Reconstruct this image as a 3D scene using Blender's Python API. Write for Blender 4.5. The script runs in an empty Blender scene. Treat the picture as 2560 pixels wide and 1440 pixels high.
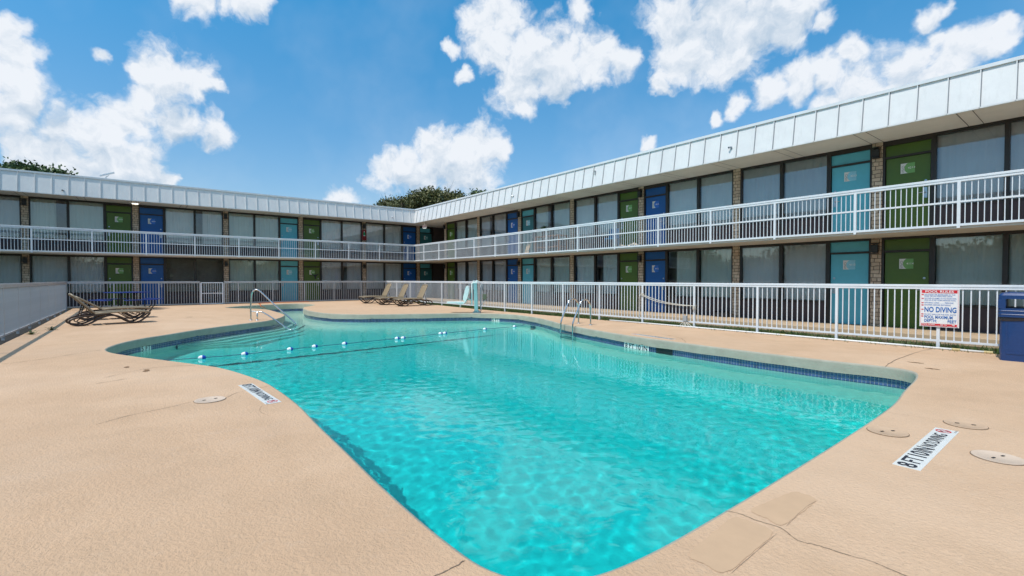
import bpy, bmesh, math, random
import numpy as np
from mathutils import Vector, Matrix

R = math.radians
S = bpy.context.scene
C = S.collection
random.seed(7)

# ------------------------------------------------------------------ camera
# world frame: X runs along the right wing, -Y is the courtyard side of it,
# the left wing runs along -Y with its face on X = 0.  Metres.
cam = bpy.data.cameras.new('camera')
cam.sensor_width = 36.0
cam.lens = 16.604
cam.clip_start = 0.05
cam.clip_end = 2000
cam_ob = bpy.data.objects.new('camera', cam)
C.objects.link(cam_ob)
cam_ob.location = (29.908, -15.782, 1.40)
cam_ob.rotation_euler = (R(90 - 1.083), 0, R(51.761))
S.camera = cam_ob

# ------------------------------------------------------------------ world
SUN_DIR = Vector((-0.07, 0.54, -1.0)).normalized()      # direction the light travels
SKY_STRENGTH = 0.145
W = bpy.data.worlds.new('World')
S.world = W
W.use_nodes = True
wn, wl = W.node_tree.nodes, W.node_tree.links

# cumulus: (direction, angular radius)
CLOUDS = [(-0.93,-0.14,0.339,0.025),(-0.941,-0.129,0.314,0.026),(-0.951,-0.14,0.276,0.035),(-0.96,-0.126,0.251,0.026),(-0.963,-0.145,0.229,0.045),(-0.944,0.045,0.328,0.044),(-0.945,0.015,0.327,0.025),(-0.941,0.077,0.329,0.033),(-0.94,0.108,0.323,0.017),(-0.957,0.004,0.291,0.021),(-0.942,-0.036,0.333,0.013),(-0.969,-0.09,0.23,0.036),(-0.973,-0.129,0.192,0.027),(-0.975,-0.046,0.219,0.047),(-0.967,-0.007,0.256,0.031),(-0.964,0.05,0.26,0.033),(-0.961,0.101,0.256,0.027),(-0.961,0.119,0.251,0.014),(-0.98,-0.092,0.179,0.042),(-0.983,-0.032,0.182,0.048),(-0.983,0.013,0.183,0.037),(-0.985,0.045,0.164,0.021),(-0.896,0.069,0.439,0.031),(-0.884,0.111,0.455,0.032),(-0.877,0.155,0.455,0.025),(-0.846,0.476,0.241,0.056),(-0.881,0.419,0.219,0.049),(-0.796,0.544,0.265,0.048),(-0.778,0.57,0.264,0.029),(-0.843,0.461,0.277,0.028),(-0.825,0.515,0.23,0.058),(-0.898,0.384,0.213,0.033),(-0.866,0.455,0.205,0.044),(-0.809,0.544,0.223,0.045),(-0.935,0.318,0.159,0.027),(-0.94,0.307,0.149,0.02),(-0.695,0.533,0.483,0.045),(-0.727,0.53,0.436,0.045),(-0.699,0.58,0.418,0.059),(-0.652,0.63,0.422,0.058),(-0.605,0.677,0.419,0.05),(-0.576,0.711,0.403,0.03),(-0.72,0.587,0.369,0.044),(-0.724,0.602,0.337,0.023),(-0.773,0.466,0.43,0.017),(-0.602,0.631,0.489,0.022),(-0.723,0.5,0.476,0.038),(-0.773,0.497,0.394,0.016),(-0.67,0.637,0.381,0.041),(-0.478,0.754,0.45,0.059),(-0.422,0.787,0.451,0.069),(-0.37,0.82,0.437,0.06),(-0.317,0.842,0.437,0.036),(-0.478,0.781,0.402,0.05),(-0.411,0.82,0.399,0.051),(-0.525,0.771,0.361,0.018),(-0.291,0.864,0.411,0.019),(-0.344,0.847,0.405,0.03),(-0.453,0.84,0.299,0.014),(-0.419,0.853,0.312,0.019),(-0.377,0.867,0.327,0.027),(-0.334,0.88,0.337,0.031),(-0.293,0.891,0.346,0.029),(-0.261,0.895,0.362,0.024),(-0.251,0.917,0.31,0.048),(-0.197,0.922,0.333,0.042),(-0.145,0.935,0.324,0.039),(-0.112,0.938,0.329,0.028),(-0.167,0.92,0.354,0.018),(-0.233,0.933,0.274,0.045),(-0.102,0.932,0.348,0.014),(-0.293,0.911,0.289,0.027),(-0.163,0.941,0.297,0.04),(-0.167,0.909,0.381,0.017),(-0.147,0.911,0.385,0.01),(-0.565,0.783,0.26,0.017)]
# shaded grey parts of the clouds
GREY = [(-0.44,0.775,0.45,0.10),(-0.36,0.825,0.43,0.08),(-0.843,0.49,0.205,0.06),(-0.97,-0.1,0.21,0.06),(-0.983,-0.05,0.165,0.06),(-0.69,0.6,0.385,0.05),(-0.96,0.05,0.245,0.05),(-0.26,0.92,0.28,0.05),(-0.2,0.935,0.29,0.04),(-0.87,0.44,0.185,0.05),(-0.81,0.55,0.195,0.05),(-0.95,0.09,0.23,0.035),(-0.975,0.02,0.15,0.06),(-0.965,-0.13,0.18,0.05),(-0.66,0.65,0.36,0.04),(-0.31,0.88,0.31,0.03)]

def wnode(t, **kw):
    n = wn.new(t)
    for k, v in kw.items():
        setattr(n, k, v)
    return n
def wmath(op, a, b=None, clamp=False):
    n = wnode('ShaderNodeMath', operation=op, use_clamp=clamp)
    for i, q in enumerate((a, b)):
        if q is None: continue
        if isinstance(q, (int, float)): n.inputs[i].default_value = q
        else: wl.new(q, n.inputs[i])
    return n.outputs[0]
tc = wnode('ShaderNodeTexCoord')
DIRV = tc.outputs['Generated']
# warp the direction a little so the blobs lose their round outlines
wz = wnode('ShaderNodeTexNoise'); wz.inputs['Scale'].default_value = 16; wz.inputs['Detail'].default_value = 4; wz.inputs['Roughness'].default_value = 0.55
wl.new(DIRV, wz.inputs['Vector'])
wsub = wnode('ShaderNodeVectorMath', operation='SUBTRACT'); wl.new(wz.outputs['Color'], wsub.inputs[0]); wsub.inputs[1].default_value = (.5, .5, .5)
wsc = wnode('ShaderNodeVectorMath', operation='SCALE'); wl.new(wsub.outputs[0], wsc.inputs[0]); wsc.inputs['Scale'].default_value = 0.06
wadd = wnode('ShaderNodeVectorMath', operation='ADD'); wl.new(DIRV, wadd.inputs[0]); wl.new(wsc.outputs[0], wadd.inputs[1])
def blobs(lst, vec, k):
    acc = None
    for x, y, z, r in lst:
        d = wnode('ShaderNodeVectorMath', operation='DISTANCE')
        wl.new(vec, d.inputs[0]); d.inputs[1].default_value = (x, y, z)
        m = wnode('ShaderNodeMath', operation='MULTIPLY_ADD')
        wl.new(d.outputs['Value'], m.inputs[0]); m.inputs[1].default_value = -1.0 / r; m.inputs[2].default_value = 1.0
        if acc is None: acc = m.outputs[0]
        else:
            s = wnode('ShaderNodeMath', operation='SMOOTH_MAX')
            wl.new(acc, s.inputs[0]); wl.new(m.outputs[0], s.inputs[1]); s.inputs[2].default_value = k
            acc = s.outputs[0]
    return acc
mask = wmath('ADD', wmath('MAXIMUM', blobs(CLOUDS, wadd.outputs[0], 0.25), -1.5), 0.10)
def fbm(vec, scale, detail, rough):
    n = wnode('ShaderNodeTexNoise'); wl.new(vec, n.inputs['Vector'])
    n.inputs['Scale'].default_value = scale; n.inputs['Detail'].default_value = detail; n.inputs['Roughness'].default_value = rough
    return n.outputs['Fac']
n1 = fbm(wadd.outputs[0], 19, 10, 0.57)
dens = wmath('ADD', mask, wmath('MULTIPLY', wmath('SUBTRACT', n1, 0.48), 2.2))
cover = wnode('ShaderNodeMapRange', interpolation_type='SMOOTHSTEP')
wl.new(dens, cover.inputs['Value']); cover.inputs['From Min'].default_value = -0.22; cover.inputs['From Max'].default_value = 0.58
# self shading of the billows: density here against density a step towards the sun
off = wnode('ShaderNodeVectorMath', operation='ADD'); wl.new(wadd.outputs[0], off.inputs[0]); off.inputs[1].default_value = (0.002, -0.008, 0.014)
n2 = fbm(off.outputs[0], 19, 10, 0.57)
bil = wmath('MULTIPLY', wmath('SUBTRACT', n1, n2), 2.6)
grey = wmath('MAXIMUM', blobs(GREY, wadd.outputs[0], 0.5), 0.0)
# undersides: where there is more cloud overhead than here
upv = wnode('ShaderNodeVectorMath', operation='ADD'); wl.new(wadd.outputs[0], upv.inputs[0]); upv.inputs[1].default_value = (0.0, 0.0, 0.020)
mask_up = wmath('ADD', wmath('MAXIMUM', blobs(CLOUDS, upv.outputs[0], 0.7), -1.5), 0.0)
under = wmath('MULTIPLY', wmath('ADD', wmath('SUBTRACT', mask_up, mask), 0.16), 0.9, clamp=True)
lit = wmath('ADD', wmath('SUBTRACT', wmath('SUBTRACT', 0.98, wmath('MULTIPLY', under, 0.70)), wmath('MULTIPLY', grey, 0.60)), bil, clamp=True)
ccol = wnode('ShaderNodeMix', data_type='RGBA')
wl.new(lit, ccol.inputs['Factor']); ccol.inputs['A'].default_value = (3.3, 4.15, 5.1, 1); ccol.inputs['B'].default_value = (6.0, 6.25, 6.6, 1)
sky = wnode('ShaderNodeTexSky', sky_type='NISHITA', sun_disc=False)
sky.sun_elevation = math.asin(-SUN_DIR.z)
sky.sun_rotation = math.atan2(-SUN_DIR.x, -SUN_DIR.y)
sky.air_density = 1.0; sky.dust_density = 0.4; sky.ozone_density = 2.0
tint = wnode('ShaderNodeMix', data_type='RGBA', blend_type='MULTIPLY')
tint.inputs['Factor'].default_value = 1.0
wl.new(sky.outputs[0], tint.inputs['A'])
sxyz = wnode('ShaderNodeSeparateXYZ'); wl.new(DIRV, sxyz.inputs[0])
hgt = wnode('ShaderNodeMapRange'); wl.new(sxyz.outputs['Z'], hgt.inputs['Value']); hgt.inputs['From Min'].default_value = 0.13; hgt.inputs['From Max'].default_value = 0.48
tcol = wnode('ShaderNodeMix', data_type='RGBA'); wl.new(hgt.outputs[0], tcol.inputs['Factor'])
tcol.inputs['A'].default_value = (0.76, 0.88, 0.93, 1); tcol.inputs['B'].default_value = (0.32, 1.10, 1.30, 1)
wl.new(tcol.outputs['Result'], tint.inputs['B'])
# thin high veil
veil = wnode('ShaderNodeMapRange'); wl.new(fbm(DIRV, 3.5, 4, 0.6), veil.inputs['Value'])
veil.inputs['From Min'].default_value = 0.45; veil.inputs['From Max'].default_value = 0.8; veil.inputs['To Max'].default_value = 0.16
cmix = wnode('ShaderNodeMix', data_type='RGBA')
dotn = wnode('ShaderNodeVectorMath', operation='DOT_PRODUCT'); wl.new(DIRV, dotn.inputs[0]); dotn.inputs[1].default_value = (-0.77, 0.60, 0.10)
away = wnode('ShaderNodeMapRange', interpolation_type='SMOOTHSTEP'); wl.new(dotn.outputs['Value'], away.inputs['Value'])
away.inputs['From Min'].default_value = 0.52; away.inputs['From Max'].default_value = 0.34
high = wnode('ShaderNodeMapRange', interpolation_type='SMOOTHSTEP'); wl.new(sxyz.outputs['Z'], high.inputs['Value'])
high.inputs['From Min'].default_value = 0.30; high.inputs['From Max'].default_value = 0.50
fill_clouds = wnode('ShaderNodeMapRange', interpolation_type='SMOOTHSTEP'); wl.new(fbm(DIRV, 3.2, 7, 0.55), fill_clouds.inputs['Value'])  # clouds added outside the view to whiten and lift the fill light
fill_clouds.inputs['From Min'].default_value = 0.44; fill_clouds.inputs['From Max'].default_value = 0.58
fac = wmath('MAXIMUM', wmath('MULTIPLY', cover.outputs[0], 0.97), wmath('MAXIMUM', veil.outputs[0], wmath('MULTIPLY', fill_clouds.outputs[0], wmath('MULTIPLY', away.outputs[0], wmath('MULTIPLY', high.outputs[0], 0.95)))))
wl.new(fac, cmix.inputs['Factor']); wl.new(tint.outputs['Result'], cmix.inputs['A']); wl.new(ccol.outputs['Result'], cmix.inputs['B'])
bg = wn['Background']
wl.new(cmix.outputs['Result'], bg.inputs['Color'])
bg.inputs['Strength'].default_value = SKY_STRENGTH

# ------------------------------------------------------------------ sun
sl = bpy.data.lights.new('sun', 'SUN')
sl.energy = 3.5
sl.angle = R(0.53)
sl.color = (1.0, 0.955, 0.89)
sl.cycles.is_caustics_light = True
sun = bpy.data.objects.new('sun', sl)
C.objects.link(sun)
sun.location = (10, -30, 40)
sun.rotation_euler = SUN_DIR.to_track_quat('-Z', 'Y').to_euler()

S.view_settings.view_transform = 'Standard'
S.view_settings.look = 'None'
S.view_settings.exposure = 0.02
S.view_settings.gamma = 1.0
S.cycles.use_denoising = True
S.cycles.max_bounces = 10
S.cycles.transparent_max_bounces = 16
S.cycles.sample_clamp_indirect = 6.0

# ================================================================== helpers
def tag(o, label=None, cat=None, group=None, kind=None):
    for k, v in (('label', label), ('category', cat), ('group', group), ('kind', kind)):
        if v: o[k] = v
    return o
def empty(name, loc=(0, 0, 0), rz=0.0, label=None, cat=None, group=None):
    o = bpy.data.objects.new(name, None)
    C.objects.link(o)
    o.location = loc; o.rotation_euler = (0, 0, rz)
    o.empty_display_size = 0.2
    return tag(o, label, cat, group)
_kids = {}
def copy_tree(o, parent=None):
    c = o.copy(); C.objects.link(c)
    if parent: c.parent = parent
    for k in list(o.children): copy_tree(k, c)
    return c

class MB:
    """collects faces, then links them as ONE mesh object"""
    def __init__(s): s.v = []; s.f = []; s.m = []
    def add(s, vs, fs, mi=0):
        b = len(s.v); s.v += [tuple(p) for p in vs]
        for f in fs: s.f.append([b + i for i in f]); s.m.append(mi)
    def box(s, x0, y0, z0, x1, y1, z1, mi=0):
        vs = [(x0,y0,z0),(x1,y0,z0),(x1,y1,z0),(x0,y1,z0),(x0,y0,z1),(x1,y0,z1),(x1,y1,z1),(x0,y1,z1)]
        s.add(vs, [(0,3,2,1),(4,5,6,7),(0,1,5,4),(1,2,6,5),(2,3,7,6),(3,0,4,7)], mi)
    def bar(s, a, b, w, h, mi=0):
        """square bar from a to b"""
        a, b = Vector(a), Vector(b); d = (b - a).normalized()
        up = Vector((0,0,1)) if abs(d.z) < .95 else Vector((1,0,0))
        x = d.cross(up).normalized() * w / 2; y = x.cross(d).normalized() * h / 2
        vs = [a-x-y, a+x-y, a+x+y, a-x+y, b-x-y, b+x-y, b+x+y, b-x+y]
        s.add(vs, [(0,3,2,1),(4,5,6,7),(0,1,5,4),(1,2,6,5),(2,3,7,6),(3,0,4,7)], mi)
    def tube(s, pts, r, n=8, mi=0, closed=False, flat=1.0):
        pts = [Vector(p) for p in pts]; N = len(pts); vs = []
        prev = None
        for i, p in enumerate(pts):
            if closed: d = pts[(i+1) % N] - pts[i-1]
            else: d = pts[min(i+1, N-1)] - pts[max(i-1, 0)]
            d.normalize()
            if prev is None:
                up = Vector((0,0,1)) if abs(d.z) < .9 else Vector((0,1,0))
                x = d.cross(up).normalized()
            else:
                x = (prev - d * prev.dot(d)).normalized()
            prev = x; y = d.cross(x)
            rr = r[i] if isinstance(r, (list, tuple)) else r
            for k in range(n):
                a = 2 * math.pi * k / n
                vs.append(p + x * (math.cos(a) * rr) + y * (math.sin(a) * rr * flat))
        fs = []
        for i in range(N if closed else N - 1):
            j = (i + 1) % N
            for k in range(n):
                l = (k + 1) % n
                fs.append((i*n+k, i*n+l, j*n+l, j*n+k))
        if not closed:
            fs.append(tuple(range(n))[::-1]); fs.append(tuple((N-1)*n + k for k in range(n)))
        s.add(vs, fs, mi)
    def prism(s, poly, z0, z1, mi=0, top_mi=None):
        n = len(poly)
        vs = [(x, y, z0) for x, y in poly] + [(x, y, z1) for x, y in poly]
        s.add(vs, [tuple(range(n))[::-1]] + [(i, (i+1) % n, n + (i+1) % n, n + i) for i in range(n)], mi)
        s.add([(x, y, z1) for x, y in poly], [tuple(range(n))], mi if top_mi is None else top_mi)
    def lathe(s, prof, c=(0,0,0), n=24, mi=0):
        vs = []
        for r, z in prof:
            for k in range(n):
                a = 2*math.pi*k/n; vs.append((c[0]+r*math.cos(a), c[1]+r*math.sin(a), c[2]+z))
        fs = [(i*n+k, i*n+(k+1)%n, (i+1)*n+(k+1)%n, (i+1)*n+k) for i in range(len(prof)-1) for k in range(n)]
        s.add(vs, fs, mi)
    def text(s, txt, size, o, ux, uy, mi=0, bold=0.0, align='CENTER', squash=1.0, fit=None):
        vs, fs = text_geo(txt, bold, align)
        if fit: squash = fit / (size * (max(p[0] for p in vs) - min(p[0] for p in vs)))
        o, ux, uy = Vector(o), Vector(ux), Vector(uy)
        s.add([o + ux * (x * size * squash) + uy * (y * size) for x, y in vs], fs, mi)
    def build(s, name, mats, parent=None, smooth=False, loc=None, rz=None, bevel=0.0, auto=None):
        me = bpy.data.meshes.new(name)
        me.from_pydata(s.v, [], s.f)
        if not isinstance(mats, (list, tuple)): mats = [mats]
        for m in mats: me.materials.append(m)
        if len(mats) > 1: me.polygons.foreach_set('material_index', s.m)
        me.validate(); me.update()
        if smooth: me.polygons.foreach_set('use_smooth', [True] * len(me.polygons))
        o = bpy.data.objects.new(name, me)
        C.objects.link(o)
        if parent: o.parent = parent
        if loc: o.location = loc
        if rz: o.rotation_euler = (0, 0, rz)
        if auto:
            me.polygons.foreach_set('use_smooth', [True] * len(me.polygons))
            try: me.set_sharp_from_angle(angle=R(auto))
            except Exception: pass
        if bevel:
            b = o.modifiers.new('edge', 'BEVEL'); b.width = bevel; b.segments = 2; b.limit_method = 'ANGLE'
        return o

_tg = {}
def text_geo(txt, bold, align):
    key = (txt, bold, align)
    if key not in _tg:
        cu = bpy.data.curves.new('lettering', 'FONT')
        cu.body = txt; cu.size = 1.0; cu.align_x = align; cu.align_y = 'CENTER'; cu.offset = bold
        cu.resolution_u = 3
        ob = bpy.data.objects.new('lettering', cu); C.objects.link(ob)
        dg = bpy.context.evaluated_depsgraph_get()
        me = bpy.data.meshes.new_from_object(ob.evaluated_get(dg))
        _tg[key] = ([(v.co.x, v.co.y) for v in me.vertices], [tuple(p.vertices) for p in me.polygons])
        bpy.data.objects.remove(ob); bpy.data.curves.remove(cu); bpy.data.meshes.remove(me)
    return _tg[key]

def catmull(pts, n=8, closed=False):
    pts = [Vector(p) for p in pts]; N = len(pts); out = []
    for i in range(N if closed else N - 1):
        if closed: a, b, c, d = pts[i-1], pts[i], pts[(i+1) % N], pts[(i+2) % N]
        else: a, b, c, d = pts[max(i-1,0)], pts[i], pts[i+1], pts[min(i+2,N-1)]
        for k in range(n):
            t = k / n
            out.append(0.5*((2*b)+(c-a)*t+(2*a-5*b+4*c-d)*t*t+(3*b-a-3*c+d)*t**3))
    if not closed: out.append(pts[-1])
    return out

# ------------------------------------------------------------------ materials
class NT:
    def __init__(s, name):
        s.m = bpy.data.materials.new(name); s.m.use_nodes = True
        s.t = s.m.node_tree; s.n = s.t.nodes; s.l = s.t.links
        s.p = s.n['Principled BSDF']; s.out = s.n['Material Output']
        s.co = s.n.new('ShaderNodeTexCoord').outputs['Object']
    def noise(s, scale, detail=4, rough=.6, vec=None, out='Fac', dist=0.0):
        n = s.n.new('ShaderNodeTexNoise'); n.inputs['Scale'].default_value = scale
        n.inputs['Detail'].default_value = detail; n.inputs['Roughness'].default_value = rough; n.inputs['Distortion'].default_value = dist
        s.l.new(vec if vec is not None else s.co, n.inputs['Vector']); return n.outputs[out]
    def ramp(s, fac, stops):
        n = s.n.new('ShaderNodeValToRGB'); s.l.new(fac, n.inputs[0])
        e = n.color_ramp.elements
        while len(e) < len(stops): e.new(0.5)
        for i, (p, c) in enumerate(stops):
            e[i].position = p; e[i].color = (*c, 1) if len(c) == 3 else c
        return n.outputs[0]
    def mix(s, fac, a, b, mode='MIX'):
        n = s.n.new('ShaderNodeMix'); n.data_type = 'RGBA'; n.blend_type = mode
        for k, q in (('Factor', fac), ('A', a), ('B', b)):
            if isinstance(q, (int, float)): n.inputs[k].default_value = q
            elif isinstance(q, tuple): n.inputs[k].default_value = (*q, 1)
            else: s.l.new(q, n.inputs[k])
        return n.outputs['Result']
    def rng(s, v, a, b, c=0.0, d=1.0):
        n = s.n.new('ShaderNodeMapRange'); s.l.new(v, n.inputs[0])
        for i, q in enumerate((a, b, c, d)): n.inputs[i+1].default_value = q
        return n.outputs[0]
    def scale(s, v, vec=None):
        n = s.n.new('ShaderNodeMapping'); n.inputs['Scale'].default_value = v
        s.l.new(vec if vec is not None else s.co, n.inputs[0]); return n.outputs[0]
    def col(s, c):
        if isinstance(c, tuple): s.p.inputs['Base Color'].default_value = (*c, 1)
        else: s.l.new(c, s.p.inputs['Base Color'])
    def bump(s, h, strength=.3, dist=.01):
        n = s.n.new('ShaderNodeBump'); n.inputs['Strength'].default_value = strength; n.inputs['Distance'].default_value = dist
        s.l.new(h, n.inputs['Height']); s.l.new(n.outputs[0], s.p.inputs['Normal']); return n
    def set(s, **k):
        for a, b in k.items(): s.p.inputs[a.replace('_', ' ')].default_value = b
        return s

def plain(name, c, rough=.5, metal=0.0, var=.12, vs=6.0, bump=0.0, bs=60.0, bd=.003, coat=0.0):
    t = NT(name)
    n = t.noise(vs, 5, .65)
    lo = tuple(max(0, x*(1-var)) for x in c); hi = tuple(min(1, x*(1+var)) for x in c)
    t.col(t.ramp(n, [(.3, lo), (.7, hi)]))
    t.set(Roughness=rough, Metallic=metal)
    if coat: t.p.inputs['Coat Weight'].default_value = coat
    if bump: t.bump(t.noise(bs, 3, .6), bump, bd)
    return t.m

M = {}
M['white_paint'] = plain('white_paint', (.74,.76,.78), .38, var=.06, vs=3)
def rusty():
    t = NT('rusty_white_paint')
    n = t.noise(2.3, 6, .7); r = t.rng(n, .60, .70)
    n2 = t.noise(24, 4, .7); k = t.mix(1.0, r, t.rng(n2, .45, .6), 'MULTIPLY')
    t.col(t.mix(k, (.76,.77,.78), (.36,.17,.06))); t.set(Roughness=.5); return t.m
M['rusty'] = rusty()
M['shaded_fence'] = plain('shaded_white_paint', (.46,.46,.46), .5, var=.10, vs=2)  # white paint greyed to carry the shade on the fence's courtyard side
def fascia():
    t = NT('painted_metal_fascia')
    n = t.noise(1.3, 6, .7); d = t.noise(40, 3, .5, t.scale((1,1,.3)))
    c = t.ramp(n, [(.25, (.65,.65,.65)), (.6, (.74,.735,.725))])
    c = t.mix(t.rng(t.noise(1.0, 5, .7, t.scale((9, 9, .5))), .54, .74, 0, .30), c, (.50,.49,.47))
    t.col(t.mix(t.rng(d, .62, .8, 0, .22), c, (.45,.46,.45))); t.set(Roughness=.42)
    t.bump(t.noise(2.0, 2, .5), .15, .01); return t.m
M['fascia'] = fascia(); M['seam_shade'] = plain('seam_shade_grey', (.20,.22,.24), .7)
def soffit():
    t = NT('beige_soffit_plaster')
    n = t.noise(1.1, 6, .7)
    t.col(t.ramp(n, [(.3, (.62,.555,.48)), (.7, (.72,.645,.56))])); t.set(Roughness=.85)
    t.bump(t.noise(70, 4, .6), .5, .004); return t.m
M['soffit'] = soffit()
M['dark_frame'] = plain('dark_brown_frame', (.022,.016,.012), .45, var=.3)
M['spandrel'] = plain('brown_spandrel_board', (.046,.030,.034), .6, var=.12, vs=3)
M['inner_wall'] = plain('room_inside', (.30,.28,.26), .9)
M['brown_wall'] = plain('brown_breezeway_wall', (.07,.055,.05), .8, var=.15, bump=.4)
M['roof'] = plain('roof_gravel', (.30,.30,.29), .9, bump=.4)
M['red'] = plain('red_enamel', (.30,.010,.014), .35)
M['green_tag'] = plain('green_label', (.02,.30,.10), .5)
M['black'] = plain('black_metal', (.012,.012,.013), .45)
M['chrome'] = plain('stainless_steel', (.62,.62,.61), .16, 1.0, var=.04)
M['handle_metal'] = plain('satin_metal', (.42,.44,.47), .3, 1.0)
DOORC = {'green': (.066,.125,.008), 'blue': (.0,.085,.31), 'turquoise': (.10,.43,.53), 'teal': (.030,.15,.16)}
for k, c in DOORC.items():
    M['door_'+k] = plain(k+'_door_paint', c, .42, var=.08, vs=2.2, bump=.12, bs=25)
    M['plate_'+k] = plain(k+'_plate_tint', {'green':(.16,.36,.10),'blue':(.02,.14,.55),'turquoise':(.25,.55,.66),'teal':(.10,.34,.36)}[k], .4)
M['plate_white'] = plain('plate_white', (.72,.70,.66), .4, var=.03)
M['plate_grey'] = plain('plate_grey_letter', (.16,.18,.17), .5)
M['letter_white'] = plain('white_letter', (.82,.82,.80), .5, var=.02)
M['ink'] = plain('black_letter', (.02,.02,.03), .5)
M['sign_white'] = plain('sign_white', (.80,.79,.78), .35, var=.02)
M['sign_red'] = plain('sign_red', (.62,.02,.03), .4)
M['sign_blue'] = plain('sign_blue', (.0,.12,.42), .4)

def stone():
    t = NT('ashlar_stone')
    w = t.noise(2.5, 3, .5, out='Color')
    mv = t.n.new('ShaderNodeVectorMath'); mv.operation = 'MULTIPLY_ADD'
    t.l.new(w, mv.inputs[0]); mv.inputs[1].default_value = (.10,.10,.10); t.l.new(t.co, mv.inputs[2])
    sp = t.n.new('ShaderNodeSeparateXYZ'); t.l.new(mv.outputs[0], sp.inputs[0])
    ad = t.n.new('ShaderNodeMath'); t.l.new(sp.outputs[0], ad.inputs[0]); t.l.new(sp.outputs[1], ad.inputs[1])
    cb = t.n.new('ShaderNodeCombineXYZ'); t.l.new(ad.outputs[0], cb.inputs[0]); t.l.new(sp.outputs[2], cb.inputs[1])
    b = t.n.new('ShaderNodeTexBrick'); t.l.new(cb.outputs[0], b.inputs['Vector'])
    b.offset = .37; b.squash = .62; b.squash_frequency = 3
    b.inputs['Scale'].default_value = 1.0; b.inputs['Brick Width'].default_value = .19; b.inputs['Row Height'].default_value = .105
    b.inputs['Mortar Size'].default_value = .009; b.inputs['Mortar Smooth'].default_value = .2
    b.inputs['Color1'].default_value = (.52,.385,.265,1); b.inputs['Color2'].default_value = (.72,.56,.41,1); b.inputs['Mortar'].default_value = (.10,.075,.055,1)
    n = t.noise(9, 5, .7)
    t.col(t.mix(t.rng(n, .3, .75, 0, .5), b.outputs['Color'], (.30,.23,.17), 'MIX')); t.set(Roughness=.85)
    inv = t.n.new('ShaderNodeMath'); inv.operation = 'SUBTRACT'; inv.inputs[0].default_value = 1; t.l.new(b.outputs['Fac'], inv.inputs[1])
    h = t.mix(.25, inv.outputs[0], t.noise(45, 3, .6))
    t.bump(h, .8, .012); return t.m
M['stone'] = stone()

def glass_pane():
    t = NT('window_glass'); t.n.remove(t.p)
    g = t.n.new('ShaderNodeBsdfGlossy'); g.inputs['Roughness'].default_value = .012; g.inputs['Color'].default_value = (.92,.95,1,1)
    tr = t.n.new('ShaderNodeBsdfTransparent'); tr.inputs['Color'].default_value = (.97,.97,.96,1)
    fr = t.n.new('ShaderNodeFresnel'); fr.inputs['IOR'].default_value = 1.75
    b = t.n.new('ShaderNodeBump'); b.inputs['Strength'].default_value = .05; b.inputs['Distance'].default_value = .02
    t.l.new(t.noise(1.6, 2, .5), b.inputs['Height']); t.l.new(b.outputs[0], g.inputs['Normal'])
    k = t.rng(fr.outputs[0], 0, 1, .05, 1.0)
    mx = t.n.new('ShaderNodeMixShader'); t.l.new(k, mx.inputs[0]); t.l.new(tr.outputs[0], mx.inputs[1]); t.l.new(g.outputs[0], mx.inputs[2])
    t.l.new(mx.outputs[0], t.out.inputs[0]); return t.m
M['glass'] = glass_pane()
def curtain_mat(name='sheer_curtain', c0=(.74,.74,.71), c1=(.86,.85,.81)):
    t = NT(name)
    t.col(t.ramp(t.noise(.8, 4, .6), [(.3, c0), (.7, c1)])); t.set(Roughness=.9)
    w = t.n.new('ShaderNodeTexWave'); w.wave_type = 'BANDS'; w.bands_direction = 'Z'; w.inputs['Scale'].default_value = 22; w.inputs['Distortion'].default_value = .4
    t.l.new(t.co, w.inputs[0]); t.bump(w.outputs['Fac'], .25, .006); return t.m
M['curtain'] = curtain_mat(); M['curtain_grey'] = curtain_mat('grey_curtain', (.60,.61,.61), (.70,.70,.69)); M['curtain_green'] = curtain_mat('pale_green_curtain', (.66,.71,.64), (.75,.79,.71))

def deck_mat():
    t = NT('textured_deck_concrete')
    n1 = t.noise(.45, 6, .65); n2 = t.noise(2.6, 6, .7); n3 = t.noise(36, 4, .7); n4 = t.noise(9, 5, .7)
    c = t.ramp(n1, [(.28, (.52,.325,.190)), (.5, (.60,.385,.230)), (.72, (.65,.435,.275))])
    c = t.mix(t.rng(n2, .46, .72, 0, .6), c, (.465,.30,.175))
    c = t.mix(t.rng(n4, .56, .74, 0, .45), c, (.66,.475,.33))
    clus = t.rng(t.noise(1.6, 4, .65), .35, .62, .25, 1.0)
    pit = t.mix(1.0, t.rng(n3, .585, .68), clus, 'MULTIPLY')
    c = t.mix(t.mix(1.0, pit, (.72,.72,.72), 'MULTIPLY'), c, (.25,.150,.085))
    n7 = t.noise(.22, 4, .6)
    c = t.mix(t.rng(n7, .40, .68, 0, .55), c, (.55,.375,.245))
    c = t.mix(t.rng(n7, .56, .36, 0, .5), c, (.70,.50,.345))
    n5 = t.noise(.9, 5, .75, t.scale((1.0, .35, 1.0)))
    c = t.mix(t.rng(n5, .58, .80, 0, .45), c, (.58,.42,.305))
    n6 = t.noise(3.2, 6, .75)
    c = t.mix(t.rng(n6, .66, .78, 0, .5), c, (.36,.235,.14))
    t.col(c); t.set(Roughness=.88)
    h = t.mix(.35, t.rng(n3, .62, .40), t.noise(95, 3, .6))
    t.bump(h, 1.0, .0055); return t.m
M['deck'] = deck_mat()
M['patch'] = plain('smooth_patch_concrete', (.525,.348,.213), .85, var=.05, vs=5, bump=.25, bs=60)
def coping_mat():
    t = NT('coping_concrete')
    n = t.noise(3, 6, .7); n3 = t.noise(40, 4, .7)
    c = t.ramp(n, [(.3, (.33,.30,.235)), (.7, (.42,.385,.305))])
    c = t.mix(t.rng(n3, .6, .75, 0, .5), c, (.17,.155,.12))
    t.col(c); t.set(Roughness=.9); t.bump(n3, .7, .008); return t.m
M['coping'] = coping_mat()
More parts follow.
